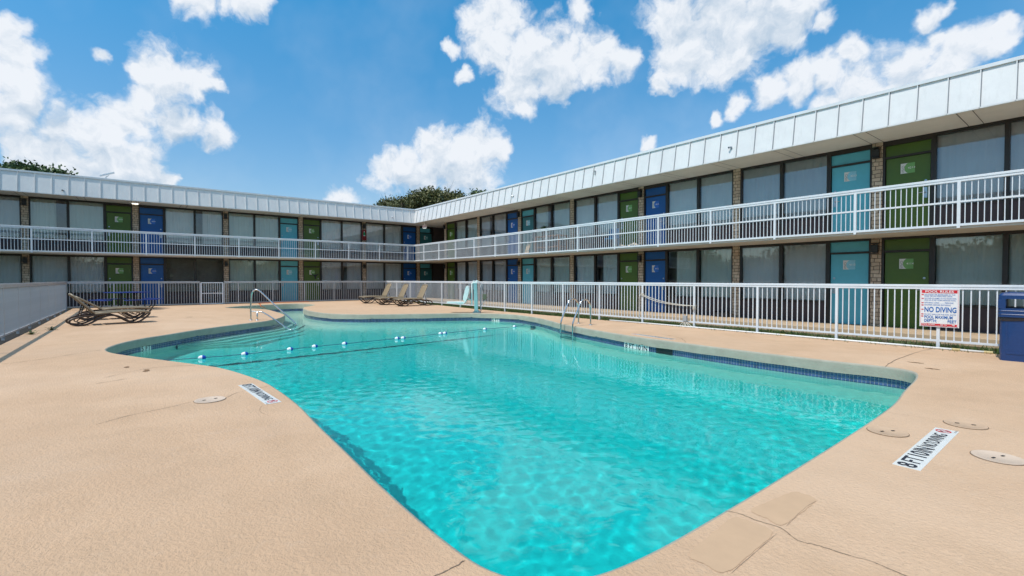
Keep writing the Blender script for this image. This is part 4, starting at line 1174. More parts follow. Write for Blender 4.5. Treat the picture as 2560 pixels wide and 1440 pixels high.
# ================================================================== float line
FL = [(17.65,-15.9), (17.88,-14.75), (17.9,-13.95), (17.75,-12.97), (17.63,-12.37), (17.58,-11.61), (17.42,-10.08), (17.43,-9.90), (17.13,-8.52), (17.12,-8.36), (16.91,-6.7), (16.85,-5.38), (16.68,-4.9)]
o = empty('float_line', (17.5, -10.5, WATER_Z), 0, 'safety rope with blue and white floats stretched across the pool', 'float rope')
m = MB(); P = [(17.55,-16.22,.05)] + [(x, y, .028) for x, y in FL] + [(16.4,-4.36,.12)]
m.tube([(p.x - 17.5, p.y + 10.5, p.z) for p in catmull(P, 5)], .009, 6); m.build('rope', M['line_blue'], o, smooth=True)
for i, (x, y) in enumerate(FL[1:-1]):
    a, b = Vector(FL[i]), Vector(FL[i+2]); d = (b - a).normalized()
    m = MB(); L = .155
    prof = [(0, -.5), (.3, -.48), (.72, -.36), (.95, -.18), (1, 0), (.95, .18), (.72, .36), (.3, .48), (0, .5)]
    vs = []; nn_ = 14
    for r_, s_ in prof:
        for k in range(nn_):
            an = 2*math.pi*k/nn_; q = Vector((0,0,1)) * math.sin(an) + Vector((-d.y, d.x, 0)) * math.cos(an)
            vs.append(Vector((x - 17.5 + d.x*s_*L, y + 10.5 + d.y*s_*L, .03)) + q * (.048 * r_))
    for j in range(len(prof) - 1): m.add(vs[j*nn_:(j+2)*nn_], [(k, (k+1) % nn_, nn_ + (k+1) % nn_, nn_ + k) for k in range(nn_)], 0 if j < 4 else 1)
    m.build('float', [M['float_white'], M['float_blue']], o, smooth=True)

# ================================================================== deck fittings
def lid(x, y, r_, mat, label, slot_rot=0, gap=.006):
    o = empty('deck_lid', (x, y, zd(x)), slot_rot, label, 'access lid', 'round plastic access lids set in the deck')
    m = MB(); m.lathe([(0, .007), (r_*.8, .007), (r_*.82, .009), (r_, .008), (r_, .0)], n=40); m.build('cover', mat, o, auto=40)
    m = MB(); m.lathe([(r_ + .001, .0045), (r_ + gap, .0045)], n=40)
    m.build('rim', M['crack'], o)
    for s in (-1, 1):
        m = MB(); m.box(s*r_*.38 - r_*.1, -r_*.05, .009, s*r_*.38 + r_*.1, r_*.05, .0115); m.build('slot', M['black'], o)
lid(23.47, -15.16, .155, M['lid_pale'], 'pale round lid in the deck on the left beside the depth marker', R(100))
lid(28.66, -10.42, .15, M['lid'], 'tan round lid in the right deck nearest the pool edge', R(60))
lid(29.06, -9.57, .155, M['lid'], 'tan round lid in the right deck behind the depth marker', R(20))
lid(29.38, -10.52, .155, M['lid_pale'], 'pale round lid at the right edge of the picture beside the depth marker', R(70))

def deck_marker(c0, along, label, L=1.42, Wd=.165):
    """strip of white tiles; lettering tops point to the pool"""
    a = Vector((*along, 0)).normalized(); up = Vector((-a.y, a.x, 0))
    o = empty('depth_marker', (c0[0], c0[1], .0), math.atan2(a.y, a.x), label, 'depth marker', 'depth markers on the deck')
    m = MB()
    n = 7
    for i in range(n): m.box(-L/2 + L*i/n + .0015, -Wd/2, 0.0, -L/2 + L*(i+1)/n - .0015, Wd/2, .004)
    m.build('tile_strip', M['tile_white'], o)
    m = MB(); z = .0065
    m.text('8', .165, (-L*.455, 0, z), (1,0,0), (0,1,0), 0, .014, fit=L*.062)
    m.text('FT', .165, (-L*.345, 0, z), (1,0,0), (0,1,0), 0, .012, fit=L*.105)
    m.text('10', .165, (-L*.22, 0, z), (1,0,0), (0,1,0), 0, .014, fit=L*.10)
    m.text('IN', .165, (-L*.095, 0, z), (1,0,0), (0,1,0), 0, .012, fit=L*.095)
    m.text('NO', .13, (L*.03, 0, z), (1,0,0), (0,1,0), 0, .006, fit=L*.10)
    m.text('DIVING', .13, (L*.225, 0, z), (1,0,0), (0,1,0), 0, .006, fit=L*.25)
    m.text('NO DIVING', .018, (L*.47, -Wd*.40, z), (1,0,0), (0,1,0), 0, .0)
    m.build('lettering', M['ink'], o)
    m = MB(); cx = L*.43; rr = .055
    for i in range(24):
        a0, a1 = 2*math.pi*i/24, 2*math.pi*(i+1)/24
        m.add([(cx + r_*math.cos(q), r_*math.sin(q) + .01, .0065) for q, r_ in ((a0, rr), (a1, rr), (a1, rr*.8), (a0, rr*.8))], [(0,1,2,3)], 0)
    m.add([(cx - .043, .01 + .034, .0072), (cx - .034, .01 + .043, .0072), (cx + .043, .01 - .034, .0072), (cx + .034, .01 - .043, .0072)], [(0,1,2,3)], 0)
    m.add([(cx - .03, .02, .0065), (cx + .012, .034, .0065), (cx + .012, .026, .0065), (cx - .03, .008, .0065)], [(0,1,2,3)], 1)
    m.add([(cx + .008, -.012, .0065), (cx + .028, -.02, .0065), (cx + .026, -.026, .0065), (cx + .004, -.02, .0065)], [(0,1,2,3)], 1)
    m.build('no_diving_symbol', [M['sign_red'], M['ink']], o)
deck_marker((23.45, -14.655), (1.27, .085), 'white 8 FT 10 IN NO DIVING marker on the left deck', 1.28)
deck_marker((28.985, -10.62), (.0, 1.42), 'white 8 FT 10 IN NO DIVING marker on the right deck between the lids', 1.42)
deck_marker((23.0, -5.98), (-1.25, .16), 'white depth marker on the far side deck beyond the pool, lettering facing away', 1.28)

# ================================================================== rules sign, bin
fa = math.atan2(FR1[1]-FR0[1], FR1[0]-FR0[0])
sx_ = 27.76; sy_ = FR0[1] + (sx_ - FR0[0]) * math.tan(fa)
o = empty('pool_rules_sign', (sx_, sy_ - .045, .43), fa, 'white sign with red bands headed POOL RULES on the right fence', 'sign')
SW, SH = .60, .765
m = MB(); m.box(-SW/2, -.004, 0, SW/2, .004, SH); m.build('board', M['sign_white'], o)
y = -.007
def srect(m, x0, z0, x1, z1, mi): m.add([(x0, y, z0), (x1, y, z0), (x1, y, z1), (x0, y, z1)], [(0,1,2,3)], mi)
m = MB()
srect(m, -.27, .685, .27, .745, 0); srect(m, -.27, .02, .27, .065, 0)
for a in ((-.285, .012, .285, .0155), (-.285, .7515, .285, .755), (-.285, .0155, -.2815, .7515), (.2815, .0155, .285, .7515)): srect(m, *a, 0)
for zz in (.652, .572, .485, .438, .348, .253, .208): srect(m, -.272, zz - .012, -.240, zz + .012, 0)
m.build('red_band', M['sign_red'], o)
m = MB(); y2 = -.009
def st(txt, size, x, z, mi, bold, al='LEFT', fit=None, sq=1.0): m.text(txt, size, (x, y2, z), (1,0,0), (0,0,1), mi, bold, al, sq, fit)
st('POOL RULES', .062, 0, .714, 0, .014, 'CENTER', .43)
st('NO FOOD OR BEVERAGES IN THE', .034, -.228, .652, 1, .008, fit=.465); st('POOL OR ON POOL WET DECK', .034, -.228, .620, 1, .008, fit=.425)
st('NO GLASS OR ANIMALS IN THE FENCED POOL', .033, -.228, .577, 1, .008, fit=.485); st('AREA (OR 50 FEET FROM UNFENCED POOL)', .033, -.228, .540, 1, .008, fit=.475)
st('BATHING LOAD: ____ PERSONS', .035, -.228, .488, 1, .008, fit=.44); st('SHOWER BEFORE ENTERING', .035, -.228, .443, 1, .008, fit=.40)
st('NO DIVING', .145, -.23, .345, 1, .022, fit=.485)
st('DO NOT SWALLOW THE POOL WATER', .033, -.228, .253, 1, .008, fit=.48)
st('POOL MAXIMUM', .083, -.228, .195, 1, .016, fit=.43); st('DEPTH:', .083, -.228, .120, 1, .016, fit=.19); st('FEET', .083, .262, .115, 1, .016, 'RIGHT', .13)
st('POOL HOURS ____ AM TO ____ PM', .042, -.255, .043, 0, .010, fit=.49)
for i, zz in enumerate((.652, .572, .485, .438, .348, .253, .208)): st(str(i + 1), .022, -.256, zz, 0, .003, 'CENTER')
m.build('lettering', [M['letter_white'], M['sign_blue']], o)
m = MB()
for xx in (-.27, .27):
    for zz in (.755, .01): m.lathe([(0, .0), (.006, .0)], (xx, 0, 0), 8); m.v[-16:] = [(a, -.0085, zz + b) for a, b, c in m.v[-16:]]
m.build('screw', M['handle_metal'], o)

tb = empty('trash_can', (28.98, -3.62, 0), R(4), 'blue square trash can with a hooded opening and black liner by the right fence', 'trash can')
tb.location = (29.02, -3.80, 0)
Wb = .34
m = MB(); rr = .05
def rsq(h, r_=.05):
    out = []
    for sx, sy, a0 in ((1,1,0), (-1,1,90), (-1,-1,180), (1,-1,270)):
        for k in range(5):
            a = R(a0 + 22.5*k); out.append((sx*(h-r_) + r_*math.cos(a), sy*(h-r_) + r_*math.sin(a)))
    return out
m.prism(rsq(Wb - .03), .0, .74); m.build('body', M['blue_coat'], tb, auto=40)
m = MB()
for s_ in range(4):
    a = R(90 * s_); mm = Matrix.Rotation(a, 3, 'Z')
    for bx_ in ((-Wb+.10, -Wb+.022, .12, Wb-.10, -Wb+.032, .15), (-Wb+.10, -Wb+.022, .15, -Wb+.115, -Wb+.031, .66), (Wb-.115, -Wb+.022, .15, Wb-.10, -Wb+.031, .66)):
        q = MB(); q.box(*bx_); m.add([mm @ Vector(v) for v in q.v], q.f)
m.build('panel_rib', M['blue_coat'], tb)
m = MB()
lip = rsq(Wb - .015)
n = len(lip); vs = []
for k, (x, y_) in enumerate(lip):
    vs += [(x, y_, .77), (x*1.01, y_*1.01, .735 + .02*math.sin(k*1.7)), (x*.99, y_*.99, .69 + .035*math.sin(k*2.6+1))]
m.add(vs, [(3*i+j, 3*((i+1) % n)+j, 3*((i+1) % n)+j+1, 3*i+j+1) for i in range(n) for j in range(2)])
m.build('bin_liner', M['liner'], tb, smooth=True)
m = MB()
# hood: corner posts, band under the opening, band above, crowned top
def sqring(z0, z1, h0, h1):
    a, b = rsq(h0), rsq(h1); n = len(a)
    m.add([(x, y_, z0) for x, y_ in a] + [(x, y_, z1) for x, y_ in b], [(i, (i+1) % n, n+(i+1) % n, n+i) for i in range(n)])
sqring(.75, .90, Wb, Wb); sqring(.75, .75, Wb, Wb-.06); sqring(.90, .90, Wb, Wb-.05)
for sx in (-1, 1):
    for sy in (-1, 1): m.box(min(sx*Wb, sx*(Wb-.09)), min(sy*Wb, sy*(Wb-.09)), .90, max(sx*Wb, sx*(Wb-.09)), max(sy*Wb, sy*(Wb-.09)), 1.06)
sqring(1.06, 1.06, Wb-.05, Wb); sqring(1.06, 1.12, Wb, Wb); sqring(1.12, 1.155, Wb, Wb-.025); sqring(1.155, 1.175, Wb-.025, Wb-.10)
top = rsq(Wb-.10); m.add([(x, y_, 1.175) for x, y_ in top], [tuple(range(len(top)))])
sqring(.845, .857, Wb+.001, Wb+.006); sqring(.857, .865, Wb+.006, Wb+.001); sqring(.785, .795, Wb+.001, Wb+.006); sqring(.795, .803, Wb+.006, Wb+.001)
m.build('hood', M['blue_coat'], tb, auto=35)

# ================================================================== small things
def wall_lamp(wing, a, floor, lab):
    z0 = (ZL if floor == 0 else ZT) - .42
    o = empty('wall_lamp', (a, -.06, z0) if wing == 'R' else (.06, a, z0), 0 if wing == 'R' else math.pi/2, lab, 'wall lamp', 'black wall lamps on the stone pillars')
    m = MB(); m.box(-.03, -.01, .05, .03, .0, .22); m.box(-.02, -.06, .12, .02, -.01, .15); m.build('bracket', M['black'], o)
    m = MB(); m.box(-.085, -.125, .03, .065, -.02, .235); m.build('shade', M['black'], o, bevel=.006)
    m = MB(); m.box(-.092, -.132, .255, .072, -.01, .275); m.box(-.092, -.132, -.01, .072, -.01, .01); m.build('cap', M['black'], o)
ordn = {0: 'by the breezeway', 2: 'left of the turquoise door', 4: 'left of a blue door', 6: 'nearest the rules sign'}
for fl in (0, 1):
    f_ = ('lower', 'upper')[fl]
    for n in (0, 2, 4, 6): wall_lamp('R', PX0 + n*BAY, fl, f'black lamp on a right wing {f_} floor pillar, {ordn[n]}')
    for n, w_ in ((1, 'nearest the corner'), (3, 'between two curtained window bays'), (5, 'at the left picture edge')):
        wall_lamp('L', PY0 - n*BAY, fl, f'black lamp on a left wing {f_} floor pillar, {w_}')
o = empty('ceiling_lamp', (.75, PY0 - 4*BAY, ZT - .05), math.pi/2, 'lit white lamp under the left wing eave above a stone pillar', 'lamp')
m = MB(); m.box(-.16, -.06, .0, .16, .06, .045); m.build('housing', M['white_paint'], o)
m = MB(); m.box(-.12, -.06, -.03, .12, .04, -.001); m.build('lens', M['glow'], o, bevel=.01)
def camera_thing(loc, rz, lab, mat):
    o = empty('security_camera', loc, rz, lab, 'security camera', 'security cameras on the roof edge'); o.scale = (.8, .8, .8)
    m = MB(); m.box(-.035, -.02, -.04, .035, .0, .05); m.tube([(0,-.02,0), (0,-.05,.015)], .016, 8); m.build('bracket', mat, o)
    m = MB(); m.tube([(.0,-.02,.03), (.0,-.13,.015)], .036, 12); m.build('body', mat, o, auto=40)
    m = MB(); m.tube([(.0,-.131,.015), (.0,-.134,.014)], .028, 12); m.build('lens', M['black'], o)
camera_thing((1.605, -18.35, 5.24), math.pi/2 - .3, 'dark security camera on the left wing fascia above the window bay', M['handle_metal'])
camera_thing((1.60, -3.15, 5.32), math.pi/2, 'small white security camera on the left wing fascia close to the inner corner', M['white_paint'])
camera_thing((2.97, -1.60, 5.38), -.9, 'security camera on the right wing fascia close to the inner corner', M['white_paint'])
camera_thing((12.03, -1.60, 5.40), -.9, 'grey security camera on the right wing fascia above the blue door', M['handle_metal'])
camera_thing((22.7, -1.60, 5.38), -.5, 'grey security camera on the right wing fascia nearest the viewer', M['handle_metal'])
o = empty('conduit_clip', (17.2, -1.55, 5.60), 0, 'short dark bracket near the top of the right wing fascia', 'bracket')
m = MB(); m.box(-.02, -.05, -.08, .02, .0, .08); m.box(-.03, -.07, .06, .03, -.05, .09); m.build('plate', M['grey_box'], o)
o = empty('exit_sign', (2.3, -1.24, 4.70), R(40), 'small exit sign hanging under the eave at the breezeway', 'exit sign')
m = MB(); m.box(-.15, -.03, .0, .15, .03, .20); m.box(-.02, -.02, .20, .02, .02, .36); m.build('housing', M['plate_white'], o)
m = MB(); m.text('EXIT', .15, (0, -.034, .10), (1,0,0), (0,0,1), 0, .014); m.build('lettering', M['sign_red'], o)
m = MB(); m.box(-.10, -.03, -.02, .10, .02, -.001); m.build('lamp', M['glow_dim'], o)
o = empty('extinguisher_cabinet', (.07, PY0 - BAY - .02, 3.9), math.pi/2, 'red fire extinguisher cabinet on an upper pillar of the left wing', 'extinguisher')
m = MB(); m.box(-.13, -.02, 0, .13, -.0, .66); m.box(-.13, -.12, 0, -.11, -.02, .66); m.box(.11, -.12, 0, .13, -.02, .66); m.box(-.11, -.12, .64, .11, -.02, .66); m.box(-.11, -.12, 0, .11, -.02, .02); m.build('cabinet', M['red'], o)
m = MB(); m.lathe([(0,.04), (.06,.04), (.065,.08), (.065,.26)], (0,-.085,0), 14); m.build('cylinder', M['red'], o, smooth=True)
m = MB(); m.lathe([(.066,.26), (.066,.30)], (0,-.085,0), 14, 0); m.lathe([(.066,.30), (.068,.34), (.068,.46), (.04,.51)], (0,-.085,0), 14, 1); m.lathe([(.04,.51), (.03,.53), (.03,.56), (0,.57)], (0,-.085,0), 14, 0); m.build('label_band', [M['float_white'], M['green_tag']], o, smooth=True)
# things on the balcony of the right wing
o = empty('side_table', (13.75, -.75, ZS), 0, 'brown wooden table on the balcony behind the railing under a potted plant', 'table')
m = MB(); m.box(-.85, -.28, .74, .85, .28, .78); m.build('table_top', M['wood'], o, bevel=.004)
for sx in (-.8, .8):
    for sy in (-.24, .24): m = MB(); m.box(sx-.03, sy-.03, 0, sx+.03, sy+.03, .74); m.build('leg', M['wood'], o)
m = MB(); m.box(-.75, -.22, .25, .75, .22, .29); m.build('shelf', M['wood'], o)
o = empty('potted_plant', (13.35, -.78, ZS + .785), 0, 'green potted plant standing on the balcony table of the right wing', 'plant')
m = MB(); m.lathe([(0,0), (.10,0), (.16,.24), (.17,.26), (.15,.26), (.14,.22), (0,.22)], n=18); m.build('pot', M['terracotta'], o, smooth=True)
m = MB()
for i in range(170):
    a = random.uniform(0, 6.28); r_ = random.uniform(.02, .24); h = .26 + random.uniform(.0, .26) * (1 - r_*1.5)
    c = Vector((math.cos(a)*r_, math.sin(a)*r_, h)); t_ = Vector((-math.sin(a), math.cos(a), random.uniform(-.4,.4))) * .022; u_ = Vector((math.cos(a), math.sin(a), random.uniform(-.2,.9))) * .055
    m.add([c - u_, c + t_, c + u_, c - t_], [(0,1,2,3)])
m.build('foliage', M['leaf'], o)
o = empty('plastic_chair', (17.35, -.75, ZS), R(15), 'blue plastic chair on the balcony behind the railing', 'chair')
m = MB(); m.prism(rsq(.23), .40, .43); m.build('seat', M['chair_blue'], o)
m = MB(); m.add([(-.23,.19,.43), (.23,.19,.43), (.21,.28,.85), (-.21,.28,.85), (-.23,.22,.43), (.23,.22,.43), (.21,.31,.85), (-.21,.31,.85)], [(0,3,2,1),(4,5,6,7),(0,1,5,4),(1,2,6,5),(2,3,7,6),(3,0,4,7)]); m.build('backrest', M['chair_blue'], o)
for sx in (-.19, .19):
    for sy in (-.19, .19): m = MB(); m.tube([(sx*1.15, sy*1.15, 0), (sx, sy, .40)], .02, 6); m.build('leg', M['chair_blue'], o)
m = MB(); m.add([(-.16,0,0), (.16,0,0), (.16,.16,.46), (-.16,.16,.46), (-.16,.03,0), (.16,.03,0), (.16,.19,.46), (-.16,.19,.46)], [(0,3,2,1),(4,5,6,7),(0,1,5,4),(1,2,6,5),(2,3,7,6),(3,0,4,7)])
o = m.build('wooden_board', M['pale_wood'], loc=(12.75, -1.42, ZS), rz=R(-8)); tag(o, 'pale wooden board leaning behind the balcony railing', 'board')
m = MB(); vs = []; n = 14
for j in range(n):
    for i in range(n):
        x = (i/(n-1) - .5)*.95; yy = (j/(n-1) - .5)*.45; e_ = min(1, 5*min(i, j, n-1-i, n-1-j)/(n-1))
        vs.append((x, yy, .005 + e_*(.06 + .05*math.sin(x*9 + yy*6) + .04*math.sin(x*23 - yy*17))))
m.add(vs, [(j*n+i, j*n+i+1, (j+1)*n+i+1, (j+1)*n+i) for j in range(n-1) for i in range(n-1)])
o = m.build('crumpled_cloth', M['cloth'], smooth=True, loc=(18.6, -1.15, ZS)); tag(o, 'crumpled beige cloth lying on the balcony in front of the green door', 'cloth')
o = empty('ornament', (.0, 0, 0), 0, 'dark longhorn head ornament hung on the lower green door of the left wing', 'ornament')
o.location = (.02, PY0 - 2*BAY + PW/2 + JB + DW/2 + .18, ZF + 1.45); o.rotation_euler = (0, 0, math.pi/2)
m = MB(); pts = [(-.02,-.18), (.02,-.18), (.05,-.02), (.10,.04), (.17,.09), (.20,.17), (.12,.12), (.04,.10), (-.04,.10), (-.12,.12), (-.20,.17), (-.17,.09), (-.10,.04), (-.05,-.02)]
m.add([(x, -.012, z) for x, z in pts] + [(x, -.003, z) for x, z in pts], [tuple(range(14)), tuple(range(14, 28))[::-1]] + [(i, 14+i, 14+(i+1) % 14, (i+1) % 14) for i in range(14)])
m.bar((0,-.008,.10), (0,-.008,.42), .008, .004); m.build('silhouette', M['black'], o)
o = empty('boot_tray', (21.75, -.28, ZF), 0, 'low black tray standing on the walkway at the foot of a stone pillar', 'tray')
m = MB(); m.box(-.25, -.13, 0, .25, .13, .03); m.box(-.25, -.13, .03, -.23, .13, .17); m.box(.23, -.13, .03, .25, .13, .17); m.box(-.23, -.13, .03, .23, -.11, .15); m.box(-.23, .11, .03, .23, .13, .19); m.build('tray', M['black'], o, bevel=.004)
# junction box with cables
jx = 22.2; jy = FR0[1] + (jx - FR0[0]) * math.tan(fa) - .12
o = empty('junction_box', (jx, jy, 0), fa, 'grey electrical box on a stub post with white cables below the fence', 'electrical box')
m = MB(); m.box(-.06, -.035, .16, .06, .035, .33); m.build('box', M['grey_box'], o, bevel=.006)
m = MB(); m.tube([(0,0,-.05), (0,0,.16)], .018, 8)
for i in range(5): m.tube(catmull([(-.03+.015*i, 0, .16), (-.10+.06*i, -.03, .09), (-.14+.10*i, -.05, .03), (-.18+.13*i, -.02, .01)], 4), .009, 6)
m.build('cable', M['rope_white'], o, smooth=True)
# rope tied between two fence posts
def fpos(q, z, dy=-.05):
    return Vector((FR0[0] + math.cos(fa)*q + math.sin(fa)*-dy*0, FR0[1] + math.sin(fa)*q + dy, z))
q0, q1 = 26.45 - 1.776*4, 26.45 - 1.776*3
o = empty('tied_rope', fpos(q0, 0), 0, 'loose white rope slung between two posts of the right fence', 'rope')
b0 = fpos(q0, 0)
m = MB()
for dz in (0, -.035):
    m.tube(catmull([fpos(q0, .92+dz) - b0, fpos(q0+.45, .78+dz*1.5) - b0, fpos(q0+.9, .69+dz) - b0, fpos(q0+1.4, .64+dz*.6) - b0, fpos(q1, .625) - b0], 6), .010, 6)
m.tube(catmull([fpos(q0, .93) - b0, fpos(q0-.06, .86, -.07) - b0, fpos(q0-.09, .5, -.06) - b0, fpos(q0-.10, .15, -.06) - b0], 5), .009, 6)
m.tube(catmull([fpos(q1, .63) - b0, fpos(q1+.03, .55, -.07) - b0, fpos(q1, .45, -.06) - b0], 5), .011, 6)
for k in range(4): m.tube([(fpos(q1, .62 - .03*k) - b0) + Vector((.04*math.cos(a), .055*math.sin(a) + .05, 0)) for a in np.linspace(0, 6.28, 12)[:-1]], .010, 6, closed=True)
for k in range(3): m.tube([(fpos(q0, .94 - .03*k) - b0) + Vector((.04*math.cos(a), .055*math.sin(a) + .05, 0)) for a in np.linspace(0, 6.28, 12)[:-1]], .010, 6, closed=True)
m.build('cord', M['rope_white'], o, smooth=True)
# white pipe along the deck edge
px0, px1 = 19.5, 28.55
dy_ = lambda x: -3.66 + (x - 1.36) * (.52/32.84) - .03
o = empty('edge_pipe', (px0, dy_(px0), .022), math.atan2(.52, 32.84), 'thin white pipe lying along the right deck edge under the fence', 'pipe')
m = MB(); m.tube([(0,0,0), (3,0.01,0), (6,-.01,0), (px1-px0,0,0)], .021, 10); m.build('tube', M['pvc'], o, smooth=True)
for q in (8.55, 9.0, 5.4):
    m = MB(); m.tube([(q-.06,0,0), (q+.06,0,0)], .026, 10); m.build('fitting', M['brass'], o)
m = MB(); m.tube(catmull([(5.2,-11.32,.11), (4.9,-11.3,.16), (4.5,-11.1,.05), (4.0,-10.9,-.05), (3.2,-10.9,.0), (2.9,-10.95,.11), (1.9,-10.8,.115), (1.55,-10.2,.115), (1.6,-9.2,.115), (1.55,-8.2,.115)], 6), .017, 8)
o = m.build('garden_hose', M['orange'], smooth=True); tag(o, 'orange garden hose lying along the far fence and into the water', 'hose')
o = empty('roof_floodlight', (1.15, -16.95, 5.72), math.pi/2, 'white flood lamp on a short arm on the left wing roof', 'flood lamp')
m = MB(); m.tube([(0,0,0), (0,0,.38), (.10,-.1,.46)], .02, 8); m.build('arm', M['white_paint'], o)
m = MB(); m.bar((-.22,0,.42), (.30,-.05,.62), .09, .07); m.build('lamp_head', M['white_paint'], o, bevel=.01)

# ================================================================== trees
def tree(name, loc, height, crown, nleaf, mat, seed, label, group=None, leaf=.16, twigs=0, cat='tree'):
    """crown: list of (dx, dy, z, r) foliage masses"""
    rg = np.random.default_rng(seed); rnd = random.Random(seed)
    root = empty(name, loc, 0, label, cat, group)
    m = MB(); zc = min(c[2] for c in crown)
    m.tube(catmull([(0,0,-.1), (.08,.05,zc*.4), (-.05,.1,zc*.75), (0,0,zc+.5)], 4), [.30 - .17*i/12 for i in range(13)], 10)
    m.build('trunk', M['bark'], root, smooth=True)
    m = MB()
    for dx, dy, z, r_ in crown:
        p0 = Vector((0, 0, zc*.75)); p1 = Vector((dx, dy, z))
        mid_ = p0.lerp(p1, .5) + Vector((rnd.uniform(-.3,.3), rnd.uniform(-.3,.3), .2))
        path = catmull([p0, mid_, p1], 4); m.tube(path, [.11 - .08*i/(len(path)-1) for i in range(len(path))], 6)
        for k in range(7):
            a = Vector((rnd.gauss(0,1), rnd.gauss(0,1), rnd.gauss(.3,1))).normalized() * r_ * rnd.uniform(.7, 1.0)
            m.tube([p1, p1 + a*.5 + Vector((0,0,.05)), p1 + a], [.03, .02, .006], 4)
    for k in range(twigs):
        c = crown[rnd.randrange(len(crown))]; p1 = Vector((c[0], c[1], c[2]))
        a = Vector((rnd.gauss(0,.6), rnd.gauss(0,.6), 1)).normalized() * c[3] * rnd.uniform(1.1, 1.6)
        m.tube([p1, p1 + a*.6, p1 + a], [.025, .014, .004], 4)
    m.build('branch', M['bark'], root)
    # clumps of leaves: many small clusters on and inside every mass, gaps between them
    vol = np.array([c[3]**2.2 for c in crown]); cnt = (nleaf * vol / vol.sum()).astype(int)
    cen = []
    for (dx, dy, z, r_), n_ in zip(crown, cnt):
        ncl = max(8, n_ // 45)
        d = rg.normal(size=(ncl, 3)); d /= np.linalg.norm(d, axis=1)[:, None]
        rad = r_ * (rg.uniform(.35, 1.0, ncl) ** .6) * rg.uniform(.82, 1.12, ncl)
        cl = np.array([dx, dy, z]) + d * rad[:, None] * np.array([1, 1, .8])
        pick = rg.integers(0, ncl, n_)
        cen.append(cl[pick] + rg.normal(size=(n_, 3)) * (.10 + .09*r_))
    P = np.vstack(cen); n_ = len(P)
    a = rg.normal(size=(n_, 3)); a /= np.linalg.norm(a, axis=1)[:, None]
    b = rg.normal(size=(n_, 3)); b -= a * np.sum(a*b, 1)[:, None]; b /= np.linalg.norm(b, axis=1)[:, None]
    s = leaf * rg.uniform(.6, 1.3, n_)[:, None]
    V = np.stack([P - a*s, P + b*s*.5, P + a*s, P - b*s*.5], 1).reshape(-1, 3)
    me = bpy.data.meshes.new('crown'); me.vertices.add(len(V)); me.vertices.foreach_set('co', V.ravel())
    me.loops.add(n_*4); me.loops.foreach_set('vertex_index', np.arange(n_*4, dtype=np.int32))
    me.polygons.add(n_); me.polygons.foreach_set('loop_start', np.arange(0, n_*4, 4, dtype=np.int32))
    try: me.polygons.foreach_set('loop_total', np.full(n_, 4, dtype=np.int32))
    except Exception: pass
    me.materials.append(mat); me.update(calc_edges=True); me.validate()
    o = bpy.data.objects.new('crown', me); C.objects.link(o); o.parent = root
    return root
def masses(seed, R_, z, n, spread, flat=.7):
    r_ = random.Random(seed); out = [(0, 0, z, R_*.75)]
    for i in range(n):
        a = 2*math.pi*i/n + r_.uniform(-.3,.3); d = spread * r_.uniform(.55, 1.0)
        out.append((math.cos(a)*d, math.sin(a)*d, z + r_.uniform(-1.0, .6)*flat, R_*r_.uniform(.40, .62)))
    return out
ta = tree('broadleaf_tree', (-23.7, -22.5, 0), 11, masses(1, 2.6, 8.9, 9, 3.1), 21000, M['leaf'], 11, 'round dark green tree behind the left wing with the wider crown', 'trees behind the motel')
tb_ = tree('broadleaf_tree', (-27.0, -25.8, 0), 11, masses(2, 2.7, 9.4, 8, 2.9), 19000, M['leaf'], 12, 'dark green tree behind the left wing cut by the left picture edge', 'trees behind the motel')
tc_ = tree('broadleaf_tree', (-15.6, 10.4, 0), 12, masses(3, 2.5, 9.6, 9, 2.5), 24000, M['leaf_olive'], 13, 'dense olive green tree rising behind the inner corner of the roof', 'trees behind the motel', twigs=14)
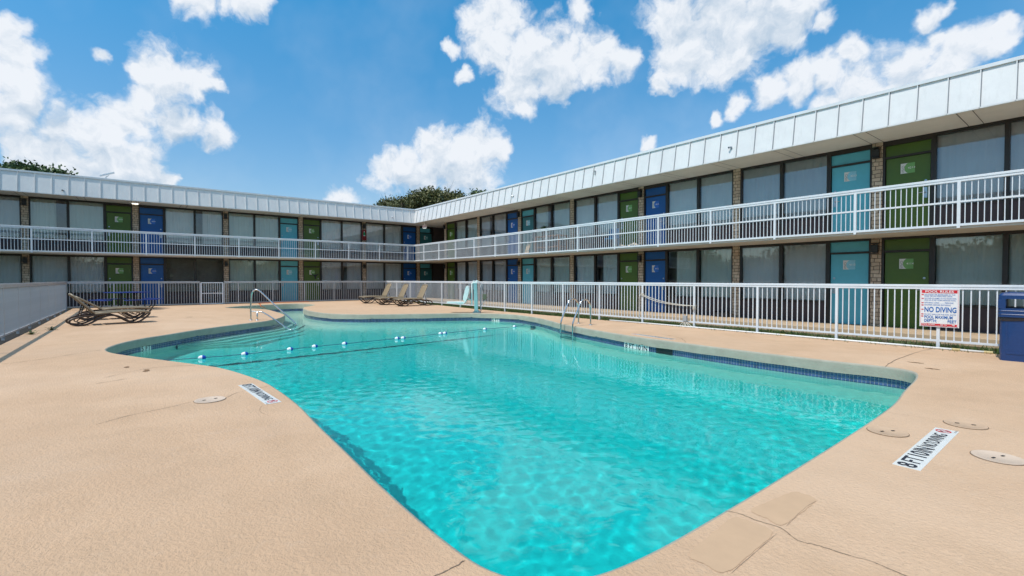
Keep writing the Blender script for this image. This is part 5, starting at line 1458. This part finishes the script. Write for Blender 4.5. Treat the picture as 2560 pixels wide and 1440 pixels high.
td_ = tree('broadleaf_tree', (-17.0, 6.3, 0), 10, masses(4, 1.9, 9.0, 9, 2.7, 1.3), 9000, M['leaf_olive'], 14, 'sparse thin tree with bare twigs left of the dense olive tree', 'trees behind the motel', twigs=40, leaf=.13)
te_ = tree('broadleaf_tree', (-17.9, 17.4, 0), 12, masses(5, 2.3, 10.4, 8, 2.5), 17000, M['leaf'], 15, 'small green tree top showing above the right wing roof', 'trees behind the motel')
# a belt of trees across the roads round the courtyard; the window glass mirrors it
rg = np.random.default_rng(77); n_ = 110000
t_ = rg.uniform(0, 1, n_); L1_, L2_ = 160.0, 120.0; q = t_ * (L1_ + L2_)
bx = np.where(q < L1_, -45 + q, 115.0); by = np.where(q < L1_, -92.0, -92 + (q - L1_))
top = 7.0 + 2.2*np.sin(q*.21) + 1.4*np.sin(q*.57 + 1) + .8*np.sin(q*1.3)
P = np.c_[bx, by, rg.uniform(0, 1, n_)**.9 * top] + rg.normal(size=(n_, 3)) * np.array([1.6, 1.6, .35]); P[:, 2] = np.abs(P[:, 2])
a = rg.normal(size=(n_, 3)); a /= np.linalg.norm(a, axis=1)[:, None]
b = rg.normal(size=(n_, 3)); b -= a * np.sum(a*b, 1)[:, None]; b /= np.linalg.norm(b, axis=1)[:, None]
sz = .36 * rg.uniform(.6, 1.3, n_)[:, None]
V = np.stack([P - a*sz, P + b*sz*.6, P + a*sz, P - b*sz*.6], 1).reshape(-1, 3)
m = MB(); m.v = [tuple(v) for v in V]; m.f = np.arange(n_*4).reshape(-1, 4).tolist(); m.m = [0]*n_
qs = np.arange(0, L1_ + L2_, 2.0)                          # the dense inside of the belt
for q0, q1 in zip(qs, qs[1:]):
    if q0 < L1_ <= q1: continue
    p_ = lambda q: (-45 + q, -92.6) if q <= L1_ else (115.6, -92 + (q - L1_))
    tp = lambda q: .86*(7.0 + 2.2*math.sin(q*.21) + 1.4*math.sin(q*.57 + 1) + .8*math.sin(q*1.3))
    m.add([(*p_(q0), 0), (*p_(q1), 0), (*p_(q1), tp(q1)), (*p_(q0), tp(q0))], [(0,1,2,3)])
o = m.build('distant_trees', M['leaf']); tag(o, 'belt of trees across the road, seen only mirrored in the window glass', 'trees', kind='stuff')
